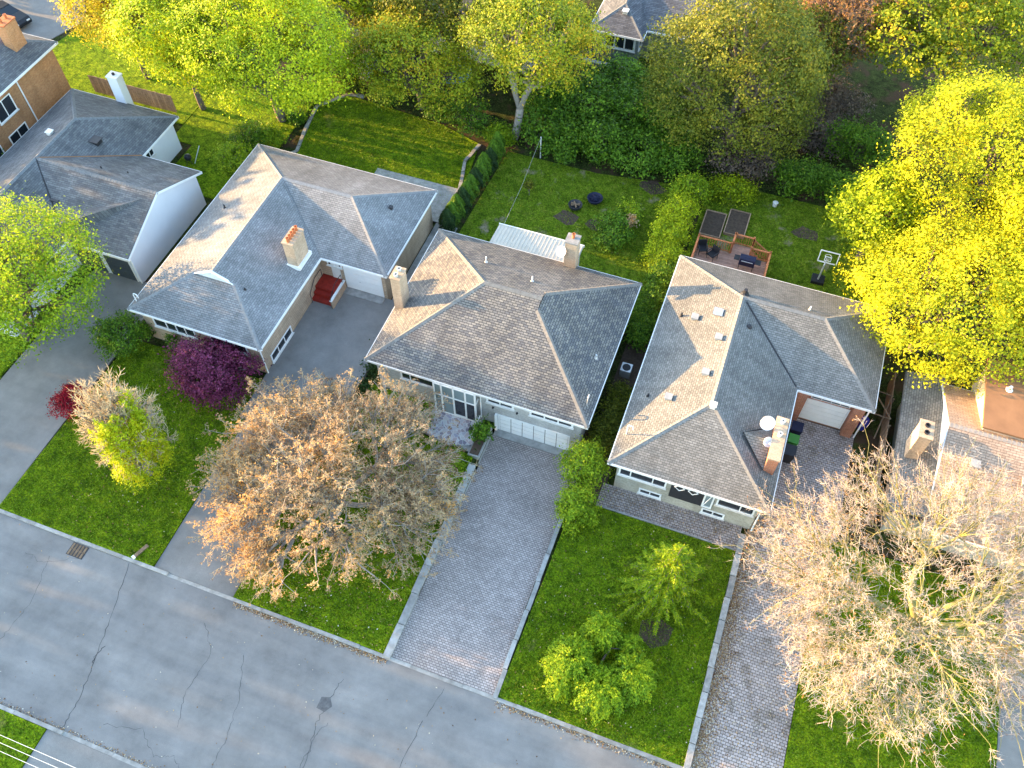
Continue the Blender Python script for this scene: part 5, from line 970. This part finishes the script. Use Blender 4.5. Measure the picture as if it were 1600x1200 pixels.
litter('fallen_leaves', 'leaf litter between the weathered bungalow and its lawn', 700, lambda rg, n: np.stack([rg.uniform(-3.5, 4.9, n), rg.uniform(24.5, 25.9, n), np.full(n, .08) + rg.uniform(0, .03, n)], 1), .07, 10)
def blades(name, label, n, poly, z, rng, h=.085):
    """single-triangle grass blades scattered inside a polygon"""
    rg = np.random.default_rng(rng); q = np.array(poly); lo, hi = q.min(0), q.max(0); P = lo + (hi - lo) * rg.uniform(0, 1, (n, 2)); ins = np.zeros(n, bool)
    for (ax, ay), (bx, by) in zip(poly, poly[1:] + poly[:1]):
        c = ((ay > P[:, 1]) != (by > P[:, 1])); xi = (bx - ax) * (P[:, 1] - ay) / ((by - ay) or 1e-9) + ax; ins ^= c & (P[:, 0] < xi)
    P = P[ins]; n = len(P); a = rg.uniform(0, 6.283, n); w = rg.uniform(.018, .04, n); hh = h * rg.uniform(.5, 1.4, n); t = rg.normal(0, .05, (n, 2)); dx = np.stack([np.cos(a) * w, np.sin(a) * w], 1)
    V = np.zeros((n, 3, 3)); V[:, 0, :2] = P - dx; V[:, 1, :2] = P + dx; V[:, 2, :2] = P + t; V[:, :2, 2] = z; V[:, 2, 2] = z + hh
    c = .42 + .3 * np.sin(P[:, 0] * 2.3 + np.sin(P[:, 1] * 1.7)) * np.sin(P[:, 1] * 2.1 + P[:, 0] * .7) + rg.normal(0, .26, n)
    o = mesh_np(name, V.reshape(-1, 3), np.arange(3 * n).reshape(-1, 3), 'lf_blade', None, c, k=3); stuff(o); o['label'] = label; o['category'] = 'grass'
blades('grass', 'short grass of the lawn with the columnar autumn tree', 42000, [(-37.3, 11.85), (-26.5, 11.85), (-26.5, 21.5), (-26.9, 25.5), (-37.1, 25.5)], .125, 1)
blades('grass', 'short grass of the lawn beneath the broad tan tree', 32000, [(-21.1, 11.85), (-11.85, 11.85), (-11.85, 25.0), (-15.6, 25.4), (-20.3, 24), (-21.1, 21)], .125, 2)
blades('grass', 'short grass of the lawn with weeping shrub and conifer', 40000, [(-5.1, 11.85), (4.9, 11.85), (4.9, 24.3), (-3.6, 24.3), (-4.9, 24.0)], .125, 3)
blades('grass', 'short grass below the large leafless tree', 32000, [(9.8, 11.85), (19.8, 11.85), (19.8, 26.9), (9.8, 26.9)], .095, 4)
blades('grass', 'short grass of the sunlit back lawn', 34000, [(-36.9, 43.2), (-21.2, 43.2), (-21.6, 47.2), (-22.5, 52.2), (-26, 53.4), (-34.8, 54.2), (-36.4, 52.1), (-35.3, 46.3)], .065, 5)
blades('grass', 'patchy grass of the middle back lawn', 22000, [(-19.8, 39.6), (-5.0, 39.6), (-5.0, 53), (-12, 52.2), (-19.4, 52.2)], .045, 6)
blades('grass', 'patchy grass of the right back lawn', 18000, [(-3.2, 43.2), (11.0, 43.2), (11.0, 54.6), (-3.2, 54.6)], .045, 7)
blades('grass', 'short grass in the lower left corner across the road', 16000, [(-40, -6), (-26.7, -6), (-26.7, 2.1), (-40, 2.1)], .115, 8)

# drive and parked car behind the brick house
slab('driveway', [(-78, 50.0), (-64.5, 50.0), (-62.5, 56.0), (-66, 60), (-80, 60)], -.05, .04, 'drive')
CR = thing('parked_car', 'black car parked behind the orange brick house', 'car', (-69.0, 53.3, .04)); ca, sa = math.cos(-.25), math.sin(-.25); cu, cv = Vector((ca, sa, 0)), Vector((-sa, ca, 0)); co = Vector((-69.0, 53.3, .04))
def car_loft(prof, w0, w1, name, mat, par):
    m = MB(); L_ = [co + cu * a + cv * (w0 + (w1 - w0) * t) + Z * z for a, z, t in prof]; R_ = [co + cu * a - cv * (w0 + (w1 - w0) * t) + Z * z for a, z, t in prof]; n = len(prof)
    for i in range(n): j = (i + 1) % n; m.quad([L_[i], L_[j], R_[j], R_[i]])
    m.quad(L_[::-1]); m.quad(R_); return m.build(name, mat, par)
body = car_loft([(-2.2, .3, 0), (2.2, .3, 0), (2.25, .6, 0), (2.0, .85, .2), (.9, .95, .3), (-1.7, .98, .3), (-2.25, .9, .2)], .9, .84, 'body', 'black', CR)
car_loft([(.9, .955, 0), (.15, 1.4, 1), (-1.0, 1.43, 1), (-1.75, .985, 0)], .8, .6, 'cabin_glass', 'glass', CR); car_loft([(.12, 1.41, 1), (-.98, 1.44, 1), (-.9, 1.47, 1), (.05, 1.45, 1)], .6, .6, 'car_roof', 'black', CR)
for a in (-1.35, 1.4):
    for b in (-.86, .86):
        p = co + cu * a + cv * b + Z * .32; MB().lathe(p - cv * .1, [(.2, 0), (.32, .01), (.32, .19), (.2, .2)], 14, tuple(cv)).build('wheel', 'rubber', CR)
for b in (-.6, .6): p = co + cu * 2.2 + cv * b; MB().obox(p, cv, cu, Z, -.16, .16, 0, .07, .58, .7).build('headlight', 'offwhite', CR)

tree('leafy_tree', 'green tree between the garden shed and the low dark roofs', (-32.6, 59.6, 0), (-32.2, 59.4, 5.0), (3.4, 3.0, 3.4), 'olive', .18, 15000, 16, rng=150)
tree('leafy_tree', 'dark green tree left of the grey sided house', (-20.4, 62.8, 0), (-20.4, 62.4, 4.2), (3.0, 2.8, 3.2), 'green', .18, 13000, 16, rng=151)
tree('leafy_tree', 'green tree at the top edge behind the olive tree', (-1.0, 66.5, 0), (-.6, 65.8, 5.2), (4.2, 3.2, 3.6), 'olive', .19, 16000, 18, rng=152)
tree('leafy_shrub', 'dark green shrub mass in front of the back fence', (6.8, 61.2, 0), (6.6, 61.0, 1.5), (2.6, 1.8, 1.6), 'green', .17, 7000, 14, rng=153, cat='shrub', trunk=.06)
